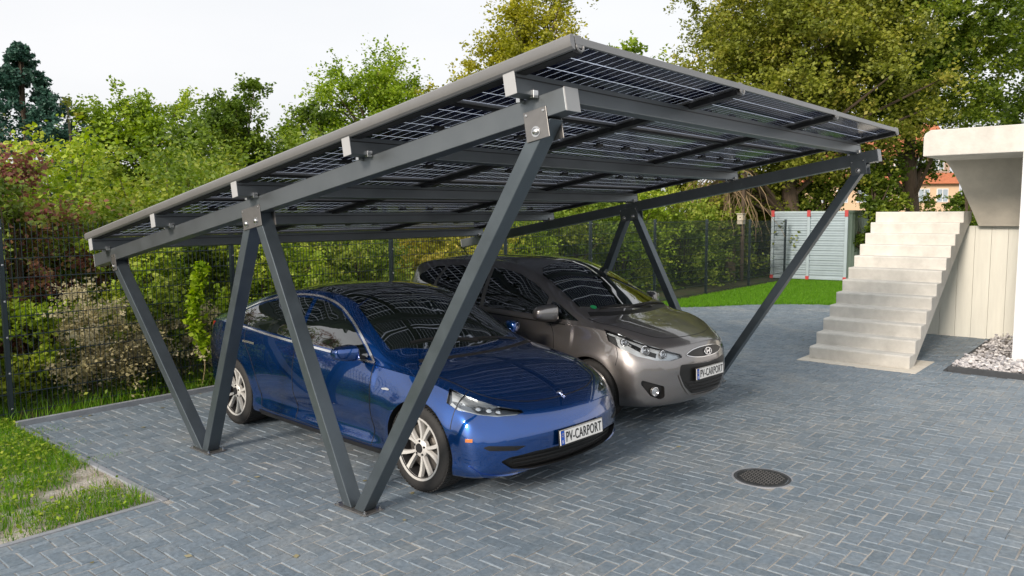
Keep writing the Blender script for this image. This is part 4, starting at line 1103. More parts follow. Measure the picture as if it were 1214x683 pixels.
def plant(name,label,cat,loc,H,R,mt,nleaf,leaf,base=.15,trunk_r=.1,form='round',nclump=None,group=None,clump_r=None,tone_shift=0,lean=(0,0),multi=False,part='crown'):
    """a tree or shrub: > trunk, crown"""
    root=empty(name,loc); tag(root,label,cat,group)
    nclump=nclump or max(14,int(40*R))
    cz=H*(base+(1-base)/2); rz=H*(1-base)/2
    if form=='cone':
        t=RNG.random(nclump)**.8; ang=RNG.random(nclump)*2*pi; rr=R*(1-t)**.85*(.45+.6*RNG.random(nclump))
        cc=np.stack([np.cos(ang)*rr,np.sin(ang)*rr,H*base+H*(1-base)*t],1); cr=(clump_r or R*.22)*(1.25-t)
    elif form=='column':
        t=RNG.random(nclump); ang=RNG.random(nclump)*2*pi; rr=R*(.3+.7*RNG.random(nclump))*np.sin(pi*np.clip(t*.9+.08,0,1))**.6
        cc=np.stack([np.cos(ang)*rr,np.sin(ang)*rr,H*base+H*(1-base)*t],1); cr=(clump_r or R*.3)*np.ones(nclump)
    else:
        cc=clumps(nclump,R*.85,R*.85,rz*.88,.35)
        # lumpy outline: push clumps by low-frequency lobes
        lob=RNG.normal(size=(6,3)); lob/=np.linalg.norm(lob,axis=1)[:,None]
        dn=cc/np.linalg.norm(cc,axis=1)[:,None]
        f=1+.16*np.sin((dn@lob.T)*4+np.arange(6)).sum(1)/1.6
        cc=cc*f[:,None]
        if form=='dome': cc[:,2]=np.abs(cc[:,2])*1.5-rz*.55
        cc[:,2]+=cz; cr=(clump_r or R*.26)*(.6+.8*RNG.random(nclump))
        if form=='bank': cc[:,2]=np.clip(cc[:,2],.1,None)
    cc[:,0]+=lean[0]*cc[:,2]/H; cc[:,1]+=lean[1]*cc[:,2]/H
    idx=RNG.integers(0,nclump,nleaf)
    # leaves sit along short twigs that fan out of every clump, so the outline breaks into sprays
    nt_=11
    td=RNG.normal(size=(nclump,nt_,3)); outw=cc-np.array([0,0,cz]); outw/=np.linalg.norm(outw,axis=1)[:,None]+1e-9
    bias={'cone':1.1,'weep':.5}.get(form,.75)
    td+=outw[:,None,:]*bias
    if form=='cone': td[:,:,2]=np.abs(td[:,:,2])*.6+.9
    elif form=='weep': td[:,:,2]-=1.0
    else: td[:,:,2]*=.75
    td/=np.linalg.norm(td,axis=2)[:,:,None]
    tl=.5+1.0*RNG.random((nclump,nt_))
    jx=RNG.integers(0,nt_,nleaf); tt=RNG.random(nleaf)**.75
    crr=np.asarray(cr)[idx][:,None]
    P=cc[idx]+td[idx,jx]*(tt*tl[idx,jx])[:,None]*crr*1.25+RNG.normal(size=(nleaf,3))*crr*.13+np.array([0,0,-.12])*((tt**2)[:,None]*crr if form!='cone' else 0)
    P[:,2]=np.clip(P[:,2],.03,None)
    ctone=RNG.random(nclump)
    tw=.6 if mt=='red' else .5
    tone=np.clip(tw*ctone[idx]+(.9-tw)*RNG.random(nleaf)+.05+tone_shift,0,1)
    V=leaves_np(P,leaf)
    np_mesh(part,V,4,LM[mt],parent=root,tone=np.clip(tone,0,1))
    # trunk and limbs reaching the clumps
    b=MB()
    order=np.argsort(-np.linalg.norm(cc-np.array([0,0,cz]),axis=1))[:min(nclump,26 if R>.8 else 12)]
    if multi:
        for q in order:
            c=cc[q]; b.tube([(c[0]*.08,c[1]*.08,0),(c[0]*.4,c[1]*.4,c[2]*.5),tuple(c)],[trunk_r*.5,trunk_r*.3,trunk_r*.08],5)
    else:
        top=Vector((lean[0]*.8,lean[1]*.8,H*.86)); t0=Vector((0,0,-.1))
        pts=[t0+(top-t0)*k/6+Vector((.04*sin(k*2.1),.04*cos(k*1.7),0))*(R*.6) for k in range(7)]
        b.tube(pts,[trunk_r*(1.15 if k==0 else 1-k/6.6) for k in range(7)],9)
        for q in order:
            c=Vector(cc[q]); f=min(.85,max(.18,(c.z/H)*.62)); s=t0+(top-t0)*f
            mid=s.lerp(c,.5)+Vector((0,0,.12*R))
            r=trunk_r*(1-f)*(.55 if R<3 else .34)+.008
            b.tube([s,mid,c],[r,r*.6,r*.2],5)
    b.build('trunk',M['bark'],root,smooth=True,ang=60)
    return root
def fence():
    root=empty('mesh_fence',(-4.72,-.85,0)); tag(root,'dark grey double wire mesh fence running behind the carport from left edge to the container','fence')
    ys=[-5.95,-3.4,-.74,1.80,4.43,7.08,9.72,12.28,14.85,17.46,20.04]
    for i,y in enumerate(ys):
        hgt=2.05-.2*max(0,y)/20
        m=MB(); m.box(-.03,.03,y+.85-.022,y+.85+.022,-.3,hgt+.02); m.box(-.033,.033,y+.85-.025,y+.85+.025,hgt+.0205,hgt+.034)
        p=m.build('post',M['fence'],root,bevel=.003)
        b=MB()
        for z in np.linspace(.12,hgt-.06,6): b.lathe([(.012,.033),(.012,.039),(0,.041)],8,'x',c=(0,y+.85,z))
        build_loose(b,'bolt',M['steel'],p)
    for a,b_ in zip(ys[:-1],ys[1:]):
        m=MB(); a0,b0=a+.85+.03,b_+.85-.03; hgt=2.05-.2*max(0,(a+b_)/2)/20
        n=int((b0-a0)/.05)
        for k in range(n+1):
            y=a0+(b0-a0)*k/n; m.box(.038,.0428,y-.0024,y+.0024,.05,hgt)
        z=.08
        while z<hgt:
            for s in (.0335,.0431): m.box(s,s+.0042,a0,b0,z-.004,z+.004)
            z+=.2
        m.build('mesh_panel',M['fence'],root)
def staircase():
    root=empty('concrete_staircase',(1.085,7.87,0)); tag(root,'pale concrete outdoor staircase of twelve steps rising beside the cream plank wall','staircase')
    x0,x1=-.665,.665; n=12; r=2.1/12; t=2.98/11
    # flight as stepped prism with sloped soffit
    prof=[(0,0)]
    for k in range(n):
        y=k*t; prof.append((y-(.0 if k==0 else .012),k*r if k==0 else k*r)); prof.append((y-.012,(k+1)*r))
    prof=[]
    for k in range(n):
        y=k*t
        prof.append((y+.006,k*r)); prof.append((y,(k+1)*r-.02)); prof.append((y+.012,(k+1)*r))
    yb=(n-1)*t+.62
    prof.append((yb,n*r)); prof.append((yb,n*r-.16)); prof.append(((n-1)*t+.26,n*r-.30)); prof.append((.24,0))
    m=MB(); L=len(prof); vs=[(x0,y,z) for y,z in prof]+[(x1,y,z) for y,z in prof]
    fs=[(k,(k+1)%L,L+(k+1)%L,L+k) for k in range(L)]
    m.add(vs,fs+[tuple(range(L)),tuple(range(2*L-1,L-1,-1))])
    bm=bmesh.new(); me=bpy.data.meshes.new('flight'); me.from_pydata(m.v,[],m.f); bm.from_mesh(me)
    bmesh.ops.triangulate(bm,faces=[f for f in bm.faces if len(f.verts)>4]); bmesh.ops.recalc_face_normals(bm,faces=bm.faces[:]); bm.to_mesh(me); bm.free()
    me.materials.append(M['concrete']); o=bpy.data.objects.new('flight',me); link(o,root)
    bv=o.modifiers.new('b','BEVEL'); bv.width=.008; bv.segments=2; bv.angle_limit=radians(40)
    p=MB(); p.box(-.75,.80,-.25,.78,-.05,.006); q=p.build('stair_plinth',M['plinth'],root,bevel=.002)
def walls():
    # cream plank wall below the landing
    root=empty('plank_wall',(2.4,11.42,0)); tag(root,'cream wall of upright planks behind and below the concrete stairs','wall')
    m=MB(); x=-1.75
    while x<5:
        m.box(x+.0015,x+.2335,-.012,.02,-.02,1.86); x+=.235
    m.build('planking',M['plank'],root,bevel=.003)
    m=MB(); m.box(-1.75,5.1,.021,.18,-.1,1.86); m.build('wall_core',M['plank'],root)
    # concrete balcony
    root=empty('concrete_balcony',(1.47,9.3,1.86)); tag(root,'tan concrete balcony block with overhanging pale slab above the plank wall','balcony')
    m=MB(); 
    prof=[(0,1.045),(0,1.33),(.02,1.375),(.09,1.42),(7,1.42),(7,1.045)]   # x,z with rounded left top
    L=len(prof); vs=[(x,y,z) for y in (0,3.4) for x,z in prof]
    m.add(vs,[(k,(k+1)%L,L+(k+1)%L,L+k) for k in range(L)]+[tuple(range(L)),tuple(range(2*L-1,L-1,-1))])
    m.build('slab',M['concrete'],root,bevel=.012)
    m=MB()
    # sloping body: y front goes from 1.5 (top) to 2.05 (bottom); left edge slants inward going down
    n=8; vs=[];
    for k in range(n+1):
        t=k/n; z=1.042*(1-t)+.002
        xl=.02+.40*t**.8; yf=1.35+.62*t
        vs+=[(xl,yf,z),(7,yf,z),(7,3.3,z),(xl,3.3,z)]
    fs=[(0,1,2,3),(n*4+3,n*4+2,n*4+1,n*4)]
    for k in range(n):
        for j in range(4):
            fs.append((k*4+j,k*4+(j+1)%4,k*4+4+(j+1)%4,k*4+4+j))
    m.add(vs,fs); m.build('sloping_body',M['concrete2'],root,smooth=True,ang=30)
    root=empty('white_wall',(2.73,9.15,0)); tag(root,'smooth white rendered wall at the right edge beside the gravel bed','wall')
    m=MB(); m.box(0,6,0,2.2,-.1,2.900); m.build('wall_face',M['render_white'],root,bevel=.006)
    # gravel bed and kerb
    k=MB(); k.box(2.17,9.5,8.03,8.09,-.1,.075); o=k.build('gravel_kerb',M['kerb'],bevel=.008); o['kind']='structure'
    k=MB(); k.box(2.12,2.168,8.03,11.40,-.1,.02); o=k.build('gravel_kerb',M['kerb'],bevel=.008); o['kind']='structure'
    # stones
    ico=bmesh.new(); bmesh.ops.create_icosphere(ico,subdivisions=1,radius=1); iv=np.array([v.co[:] for v in ico.verts]); fi=[[v.index for v in f.verts] for f in ico.faces]; ico.free()
    allv=[];tone=[]
    fi=np.array(fi)
    for k in range(2600):
        if k%3: x=2.22+RNG.random()*2.0; y=8.10+RNG.random()*3.3
        else: x=2.2+RNG.random()*1.6; y=8.11+RNG.random()*1.0
        if x>2.70 and y>9.13: continue
        s=.016+.022*RNG.random(); v=iv*(1+.25*RNG.normal(size=(len(iv),1)))*np.array([1,.8,.6])*s
        a=RNG.random()*6.3; R_=np.array([[cos(a),-sin(a),0],[sin(a),cos(a),0],[0,0,1]]); v=v@R_.T
        v+= [x,y,.02+.05*RNG.random()+ .02*max(0,(y-9.2)/2.2)+.04*(RNG.random()<.3)]
        allv.append(v[fi].reshape(-1,3)); tone+= [RNG.random()]*len(fi)
    m,nt,b=mat('gravel_stone'); a=N(nt,'ShaderNodeAttribute',attribute_name='tone'); r=N(nt,'ShaderNodeValToRGB'); e=r.color_ramp.elements
    e[0].color=(.32,.32,.34,1); e[1].color=(.70,.69,.68,1); q=e.new(.55); q.color=(.52,.50,.50,1)
    nt.links.new(a.outputs['Fac'],r.inputs[0]); nt.links.new(r.outputs[0],b.inputs['Base Color']); b.inputs['Roughness'].default_value=.85
    o=np_mesh('gravel',np.concatenate(allv),3,m,tone=tone); o['kind']='stuff'
    poly_sheet('gravel_base',[(2.17,8.09),(9.5,8.09),(9.5,11.4),(2.17,11.4)],.022,simple('gravel_base',(.2,.18,.17),.9,noise=.3,nscale=30))
def manhole():
    root=empty('manhole_cover',(1.97,2.53,0)); root.scale=(.84,.84,1); tag(root,'round dark manhole cover set in the paving at the front right','manhole cover')
    m=MB(); m.lathe([(.262,-.02),(.262,.001),(.258,.004),(.235,.004),(.233,-.004)],64,'z'); m.build('frame_ring',M['kerb'],root,smooth=True,ang=30)
    m=MB(); m.lathe([(.230,-.02),(.230,.001),(.227,.003),(0,.003)],64,'z')
    o=m.build('cover',M['iron'],root,smooth=True,ang=30)
    m=MB()
    for i in range(-7,8):
        for j in range(-7,8):
            if i*i+j*j<49 and (i+j)%2: m.box(i*.029-.012,i*.029+.012,j*.029-.004,j*.029+.004,.003,.0065)
            elif i*i+j*j<49: m.box(i*.029-.004,i*.029+.004,j*.029-.012,j*.029+.012,.003,.0065)
    m.build('grip_pattern',M['iron_worn'],o,bevel=.001)
    m=MB(); m.lathe([(.285,-.02),(.28,.002),(.263,.002),(.263,-.02)],48,'z'); m.build('mortar_ring',M['kerb_light'],root,smooth=True,ang=30)
def container():
    root=empty('storage_container',(-4.2,20.55,0),radians(8)); tag(root,'galvanised storage container with red corner blocks and a green corrugated side, beyond the lawn','container')
    x0,x1=-1.07,1.07; H=2.12; z0=.05
    m=MB()
    n=13
    for k in range(n):
        a=z0+.06+(H-z0-.12)*k/n; b=z0+.06+(H-z0-.12)*(k+1)/n
        m.add([(x0+.05,.035,a),(x1-.05,.035,a),(x1-.05,.035,a+(b-a)*.42),(x0+.05,.035,a+(b-a)*.42),(x1-.05,.0,a+(b-a)*.55),(x0+.05,.0,a+(b-a)*.55),(x1-.05,.0,a+(b-a)*.88),(x0+.05,.0,a+(b-a)*.88),(x1-.05,.035,b),(x0+.05,.035,b)],
              [(0,1,2,3),(3,2,4,5),(5,4,6,7),(7,6,8,9)])
    m.build('ribbed_front',M['cont_silver'],root,recalc=False)
    f=MB()
    for x in (x0,0,x1): f.box(x-.045,x+.045,-.03,.045,z0,H)
    f.box(x0+.045,x1-.045,-.028,.044,H-.07,H-.001); f.box(x0+.045,x1-.045,-.028,.044,z0+.001,z0+.07)
    f.build('front_frame',M['cont_silver'],root,bevel=.005)
    r=MB()
    for x in (x0,0,x1):
        r.box(x-.05,x+.05,-.05,-.0305,H-.16,H+.02); r.box(x-.05,x+.05,-.05,.06,H+.0205,H+.035); r.box(x-.05,x+.05,-.05,-.0305,z0-.01,z0+.10)
    build_loose(r,'corner_block',M['cont_red'],root,bevel=.004)
    s=MB(); L=6.0; n=44
    P=[]
    for k in range(n+1):
        y=.08+(L-.1)*k/n; d=(.0,.03)[(k//2)%2 if True else 0]
        P.append((y,x1-.03+(.06 if (k%4) in (1,2) else 0)))
    vs=[(x,y,z0+.05) for y,x in P]+[(x,y,H-.04) for y,x in P]; nn=len(P)
    s.add(vs,[(k,k+1,nn+k+1,nn+k) for k in range(nn-1)])
    s.build('corrugated_side',M['cont_green'],root,recalc=False)
    g=MB(); g.box(x1-.05,x1+.05,.05,L,H-.05,H+.03); g.box(x1-.05,x1+.04,.05,L,z0-.0,z0+.06); g.box(x0,x1-.06,.05,L,H-.03,H+.01); g.box(x0,x0+.03,.05,L,z0,H-.04); g.box(x0,x1,L,L+.03,z0,H)
    build_loose(g,'side_frame',M['cont_green'],root,bevel=.005)
def house(hx,hy,ang):
    root=empty('apartment_house',(0,0,0)); tag(root,'peach house with orange tiled roof seen through gaps in the large oak beyond the container','house')
    # local frame: x to the right, y away, z up
    root.location=(hx,hy,0); root.rotation_euler=(0,0,ang)
    m=MB(); m.box(-11,5,0,10,-1,5.0); m.build('wall',M['peach'],root)
    r=MB(); r.add([(-11.4,-.6,4.9),(5.4,-.6,4.9),(5.4,.75,6.05),(-11.4,.75,6.05),(-11.4,10.6,4.9),(5.4,10.6,4.9),(5.4,10,6.05),(-11.4,10,6.05)],[(0,1,2,3),(4,5,6,7),(0,3,7,4),(1,5,6,2),(0,4,5,1)])
    r.build('lower_roof',M['tile'],root)
    d=MB(); d.box(-10.5,4.5,1.0,9.6,5.9,7.9); d.build('attic_wall',simple('attic_render',(.42,.30,.24),.9,noise=.08),root)
    r=MB(); r.add([(-11.2,.4,7.7),(5.2,.4,7.7),(5.2,5.2,11.6),(-11.2,5.2,11.6),(-11.2,10,7.7),(5.2,10,7.7)],[(0,1,2,3),(3,2,5,4),(0,3,4),(1,5,2),(0,4,5,1)])
    rf=r.build('upper_roof',M['tile'],root)
    for z,yy,hh in ((6.3,1.0,1.35),(3.0,0,1.4),(.4,0,1.4)):
        for x in (-9.1,-7,-4.9,-2.8,-.7,1.4,3.3):
            w=MB(); w.box(x-.6,x+.6,yy-.06,yy+.02,z,z+hh); f=w.build('window',M['winframe'],root,bevel=.01)
            p=MB(); 
            for a in (-.52,.04): p.box(x+a,x+a+.48,yy-.072,yy-.061,z+.08,z+hh-.08)
            build_loose(p,'pane',M['winpane'],f)

# ------------------------------------------------------------------ camera
YAW,PITCH,ROLL,FPX=2.282,-.096,-.006,916.1
CAM=Vector((4.375,-3.305,2.109))
fwd=Vector((cos(YAW)*cos(PITCH),sin(YAW)*cos(PITCH),sin(PITCH))); rgt=Vector((sin(YAW),-cos(YAW),0)); upv=rgt.cross(fwd)
r_=rgt*cos(ROLL)+upv*sin(ROLL); u_=-rgt*sin(ROLL)+upv*cos(ROLL)
cam=bpy.data.cameras.new('camera'); co=bpy.data.objects.new('camera',cam); C.objects.link(co)
cam.sensor_width=36; cam.lens=36*FPX/1214; cam.clip_end=2000; cam.clip_start=.05
Mx=Matrix((( r_.x,u_.x,-fwd.x,CAM.x),(r_.y,u_.y,-fwd.y,CAM.y),(r_.z,u_.z,-fwd.z,CAM.z),(0,0,0,1)))
co.matrix_world=Mx; scene.camera=co
# ------------------------------------------------------------------ world, sun
w=bpy.data.worlds.new('World'); scene.world=w; w.use_nodes=True; nt=w.node_tree
bg=nt.nodes['Background']; sky=nt.nodes.new('ShaderNodeTexSky'); sky.sky_type='NISHITA'; sky.sun_disc=False
SUN_EL=radians(24); SUN_AZ=math.atan2(-.995,.10)      # towards the sun: low on the left, behind the camera
sky.sun_elevation=SUN_EL; sky.sun_rotation=pi/2-SUN_AZ
sky.dust_density=4; sky.air_density=1; sky.ozone_density=1
hs=nt.nodes.new('ShaderNodeHueSaturation'); hs.inputs['Saturation'].default_value=.35
nt.links.new(sky.outputs[0],hs.inputs['Color'])
# thin, even cloud veil over the sky
mx=nt.nodes.new('ShaderNodeMix'); mx.data_type='RGBA'; mx.inputs['Factor'].default_value=.78; mx.inputs['B'].default_value=(9.2,9.3,9.5,1)
nt.links.new(hs.outputs[0],mx.inputs['A']); nt.links.new(mx.outputs['Result'],bg.inputs['Color'])
tcw=nt.nodes.new('ShaderNodeTexCoord'); nw=nt.nodes.new('ShaderNodeTexNoise'); nw.inputs['Scale'].default_value=2.2; nw.inputs['Detail'].default_value=5
mpw=nt.nodes.new('ShaderNodeMapping'); mpw.inputs['Scale'].default_value=(1,1,3.2); nt.links.new(tcw.outputs['Generated'],mpw.inputs[0]); nt.links.new(mpw.outputs[0],nw.inputs['Vector'])
crw=nt.nodes.new('ShaderNodeValToRGB'); crw.color_ramp.elements[0].position=.3; crw.color_ramp.elements[0].color=(7.0,7.1,7.3,1); crw.color_ramp.elements[1].position=.65; crw.color_ramp.elements[1].color=(7.6,7.6,7.7,1)
nt.links.new(nw.outputs['Fac'],crw.inputs[0]); nt.links.new(crw.outputs[0],mx.inputs['B'])
bg.inputs['Strength'].default_value=.13
sl=bpy.data.lights.new('sun','SUN'); so=bpy.data.objects.new('sun',sl); C.objects.link(so)
sl.energy=3.2; sl.angle=radians(13); sl.color=(1,.87,.74)
sd=Vector((cos(SUN_AZ)*cos(SUN_EL),sin(SUN_AZ)*cos(SUN_EL),sin(SUN_EL))); so.rotation_euler=sd.to_track_quat('Z','Y').to_euler()
so.location=(0,0,20)
scene.view_settings.view_transform='Standard'; scene.view_settings.look='None'; scene.view_settings.exposure=.2; scene.view_settings.gamma=1
scene.cycles.max_bounces=6; scene.cycles.diffuse_bounces=3; scene.cycles.glossy_bounces=4; scene.cycles.transparent_max_bounces=12; scene.cycles.transmission_bounces=4
scene.cycles.use_denoising=True; scene.cycles.caustics_reflective=False; scene.cycles.caustics_refractive=False
# ------------------------------------------------------------------ build
setup_leafmats()
ground(); paving(); fence(); staircase(); walls(); manhole(); container()
house(-16.78,84.06,0.7112)
carport(); blue_car(); grey_car()
# ------------------------------------------------------------------ vegetation
def tree(name,label,cat,x,y,H,R,mt,nl,leaf,**k):
    z0=-.03+ (min(1.2,(-5.2-x)*.12) if x<-5.2 else 0)
    return plant(name,label,cat,(x,y,z0),H,R,mt,nl,leaf,**k)
G1='shrubs and climbers growing behind the mesh fence'; G2='garden trees standing behind the shrubs'
# trees, left to right
tree('conifer','blue green conifer with ragged top at far left','conifer',-15.73,3.02,4.79,2.2,'conifer',44000,.08,form='cone',base=.02,nclump=280,clump_r=.36,trunk_r=.12)
tree('deciduous_tree','light green tree touching the left picture edge behind the conifer','tree',-28.11,4.19,5.6,2.0,'yellow',12000,.12,base=.2,trunk_r=.14,group=G2)
tree('sapling','thin upright sapling with few leaves right of the conifer','sapling',-10.64,2.15,3.72,.28,'olive',420,.07,form='column',base=.3,trunk_r=.022,nclump=16,group=G2)
tree('deciduous_tree','rounded yellow green tree with light crown between conifer and carport roof','tree',-15.6,5.76,4.39,1.75,'bright',34000,.09,base=.15,trunk_r=.12,group=G2)
tree('deciduous_tree','broad mid green fruit tree just left of the roof edge','tree',-12.87,6.8,4.41,1.65,'green',34000,.085,base=.12,trunk_r=.12,group=G2)
tree('deciduous_tree','low green tree rising over the back corner of the carport roof','tree',-13.47,8.91,3.53,1.4,'bright',18000,.09,base=.1,trunk_r=.1,group=G2)
tree('deciduous_tree','airy willow like tree with feathery outline behind the roof middle','tree',-13.46,11.55,6.22,2.15,'bright',38000,.09,base=.12,trunk_r=.16,form='round',nclump=120,clump_r=.52,group=G2)
tree('deciduous_tree','tall yellow green tree rising behind the roof ridge','tree',-11.5,15.87,9.13,2.35,'yellow',42000,.10,base=.15,trunk_r=.18,nclump=140,clump_r=.55,group=G2)
tree('deciduous_tree','small bright tree peeking over the roof right of its highest corner','tree',-10.31,19.52,7.77,1.9,'bright',14000,.13,base=.2,trunk_r=.14,group=G2)
tree('deciduous_tree','greenish brown small tree standing left of the great lime','tree',-9.35,21.66,7.57,1.5,'olive',12000,.13,base=.2,trunk_r=.14,group=G2)
tree('birch_tree','thin grey sparse tree top left of the great lime','tree',-11.78,30.08,11.88,2.0,'olive',3600,.11,base=.3,trunk_r=.12,nclump=90,clump_r=.4,group=G2)
tree('lime_tree','great lime tree with olive brown crown filling the centre right','tree',-5.09,21.39,12.07,4.2,'olive',120000,.11,base=.12,trunk_r=.32,nclump=420,clump_r=.62,group=G2)
tree('oak_tree','great dark green oak reaching out of the top right of the picture','tree',-2.59,25.52,14.98,4.3,'oak',100000,.12,base=.13,trunk_r=.26,nclump=300,clump_r=.60,group=G2)
tree('oak_tree','farther green tree with sky gaps behind the concrete balcony','tree',0.59,31.54,12.08,3.6,'green',24000,.12,base=.2,trunk_r=.25,nclump=170,clump_r=.55,group=G2)
tree('understorey_tree','dark low tree filling the gap under the oak left of the house','tree',-4.48,22.18,4.23,1.2,'oak',18000,.10,base=.05,trunk_r=.1,group=G2)
tree('understorey_tree','dense dark tree hiding the oak trunk left of the house windows','tree',-2.94,22.71,4.23,1.05,'oak',20000,.095,base=.04,trunk_r=.09,group=G2)
tree('understorey_tree','small leafy tree just behind the top of the concrete stairs, right of the house windows','tree',-0.56,23.71,3.41,.75,'green',9000,.09,base=.04,trunk_r=.07,group=G2)
tree('deciduous_tree','pale green tree directly left of the tall yellow green one','tree',-12.95,13.31,5.56,1.7,'yellow',24000,.095,base=.1,trunk_r=.12,group=G2)
tree('deciduous_tree','medium tree filling the gap behind the lower roof edge','tree',-14.28,10.18,4.39,1.5,'green',20000,.095,base=.1,trunk_r=.11,group=G2)
# shrub belt behind the fence
def shrub(label,x,y,H,R,mt,nl,leaf,**k):
    z0=-.03+(min(1.2,(-5.2-x)*.12) if x<-5.2 else 0); k.setdefault('cat','shrub')
    cat=k.pop('cat'); name=k.pop('name','shrub')
    return plant(name,label,cat,(x,y,z0),H,R,mt,nl,leaf,group=G1,tone_shift=k.pop('tone_shift',.24),form=k.pop('form','bank'),base=0,multi=True,trunk_r=k.pop('trunk_r',.05),**k)
shrub('shrub with dark red leaf clumps at the far left picture edge',-6.5,-1.9,2.75,1.35,'red',22000,.065,tone_shift=.02)
shrub('mixed green and dark red shrub behind the left fence panel',-6.8,.0,3.05,1.45,'red',22000,.065,tone_shift=.02)
shrub('green shrub crowding the fence left of the nearest slanted legs',-6.1,1.1,2.2,.85,'bright',13000,.055)
shrub('broad dark green shrub behind the low corner of the carport roof',-7.6,2.3,3.0,1.6,'green',24000,.07)
shrub('bright green leafy shrub seen under the low end of the roof',-6.4,3.2,2.3,1.0,'bright',14000,.06)
shrub('low green shrub showing over the roof of the blue car',-6.5,5.1,2.4,1.1,'green',15000,.06)
shrub('yellowish green shrub above the rear window of the blue car',-6.6,7.2,2.5,1.2,'yellow',15000,.065)
shrub('bright green bush behind the tailgate of the grey car',-6.5,9.3,2.6,1.25,'bright',16000,.07)
shrub('dark green bush seen between the far slanted legs',-6.9,11.6,3.1,1.45,'green',18000,.075)
shrub('tall green bush right of the far inverted leg pair',-6.7,14.0,3.4,1.5,'bright',20000,.075)
shrub('bush with pale twiggy flowers before the bird box',-6.3,16.6,2.6,1.4,'green',18000,.075)
shrub('dark bush beside the left corner of the container',-6.6,19.2,2.6,1.4,'oak',12000,.09)
shrub('tall green shrub in the second row at the left edge',-8.9,-1.2,2.7,1.8,'green',16000,.085)
shrub('second row shrub with mixed green leaves behind the red shrub',-9.4,1.5,2.9,1.9,'bright',18000,.085)
shrub('second row shrub, light green, below the rounded tree',-10.5,4.8,3.3,2.0,'green',18000,.09)
shrub('second row shrub behind the middle of the carport roof',-10.5,8.4,3.6,2.1,'green',15000,.11)
shrub('second row shrub behind the highest part of the roof',-10.2,12.2,4.0,2.2,'bright',15000,.11)
shrub('second row shrub left of the bare hanging branches',-9.6,16.2,4.2,2.2,'green',16000,.11)
shrub('big shrub behind the container',-7.0,23.2,4.2,2.2,'oak',16000,.12)
shrub('shrub to the right behind the container roof',-2.6,28.5,2.6,2.0,'oak',12000,.12)
# dry seed heads, vine, ivy
dr=shrub('beige dried seed heads standing in front of the shrubs behind the fence',-5.15,.30,1.35,.62,'dry',9000,.04,cat='dry plant',name='dry_plant',trunk_r=.012,nclump=46,clump_r=.17)
shrub('second patch of beige dried stalks nearer the slanted legs',-5.15,1.35,1.05,.5,'dry',4500,.04,cat='dry plant',name='dry_plant',trunk_r=.012,nclump=30,clump_r=.15)
for k_,(yy,lab) in enumerate(((-1.7,'low green plant at the foot of the left fence post'),(-.5,'low leafy plant below the red shrub'),(.9,'low plant between the two beige dry plants'),(2.3,'low green plant right of the climbing vine'),(3.6,'low green plant behind the rear lamp of the blue car'))):
    shrub(lab,-5.45-.1*(k_%2),yy,1.15+.15*(k_%3),.72,'bright' if k_%2 else 'green',6500,.06,name='low_plant',cat='plant',trunk_r=.015)
# climbing vine on the fence
root=empty('climbing_vine',(-4.66,1.28,0)); tag(root,'narrow bright yellow green climber hanging on the fence wires','climbing plant')
n=620; z=RNG.random(n)*1.2+.35; P=np.stack([RNG.normal(0,.03,n)+.05,.06*np.sin(z*5)+RNG.normal(0,.045,n),z],1)
np_mesh('leaves',leaves_np(P,.075,.2),4,LM['vine'],parent=root,tone=RNG.random(n))
b=MB(); b.tube([(.03,.06*sin(q*5),q) for q in np.linspace(0,1.5,14)],.006,5); b.build('stem',M['stem'],root)
# bare hanging branches over the fence (contorted), with a bird box on the trunk behind
root=empty('bare_branches',(-6.16,19.15,0)); tag(root,'tangle of bare brown hanging branches above the fence left of the container','dead branches')
b=MB(); rr=random.Random(5)
b.tube([(.1,0,0),(.05,.1,1.6),(-.15,0,3.0),(-.1,0,4.2)],[.17,.14,.11,.06],8)
for k in range(70):
    a=rr.uniform(-1,1); p=Vector((rr.uniform(-.3,.3),rr.uniform(-.4,.4),rr.uniform(2.6,3.7))); pts=[p]
    dirv=Vector((a*rr.uniform(.5,1.6),rr.uniform(-.8,.8),rr.uniform(.0,.5)))
    for q in range(8):
        dirv=dirv*.75+Vector((rr.uniform(-.25,.25),rr.uniform(-.25,.25),-.22)); p=p+dirv*.36; pts.append(p.copy())
    b.tube(pts,[.022*(1-q/9.5) for q in range(9)],4)
b.build('branches',M['twig'],root)
x,y=-5.6,18.84; root=empty('bird_box',(x,y,1.75)); tag(root,'small pale wooden bird box on the trunk by the bare branches','bird box')
m=MB(); m.box(-.09,.09,-.09,.09,0,.30); m.build('box_body',M['birdbox'],root,bevel=.004)
m=MB(); m.box(-.11,.11,-.13,.11,.3005,.325); m.build('lid',M['birdbox'],root,bevel=.004)
m=MB(); m.lathe([(.02,-.0915),(.018,-.0925),(0,-.0925)],14,'y',c=(0,0,.2)); m.build('entrance_hole',M['black'],root)
m=MB(); m.tube([(.0,.095,-1.9),(0,.11,1.6)],.06,8); m.build('support_stem',M['bark'],root)
# far wood closing the horizon
n=90000; a=RNG.random(n); X=-42+a*75; base=34+6*RNG.random(n)
lobe=3.0+1.0*np.sin(X*.55)+.7*np.sin(X*1.3+1)
P0=np.array([4.375,-3.305,0]); F_=np.array([-.6527,.7576,0]); R_=np.array([.7576,.6527,0])   # runs north-west of the yard
h=RNG.random(n)**.7*lobe
Pw=P0+F_[None]*base[:,None]+R_[None]*X[:,None]+np.array([0,0,1])*h[:,None]
keep=~((X>12)&(X<22))
o=np_mesh('distant_wood',leaves_np(Pw[keep],.30,.4),4,LM['green'],tone=RNG.random(keep.sum())*.7); o['kind']='stuff'
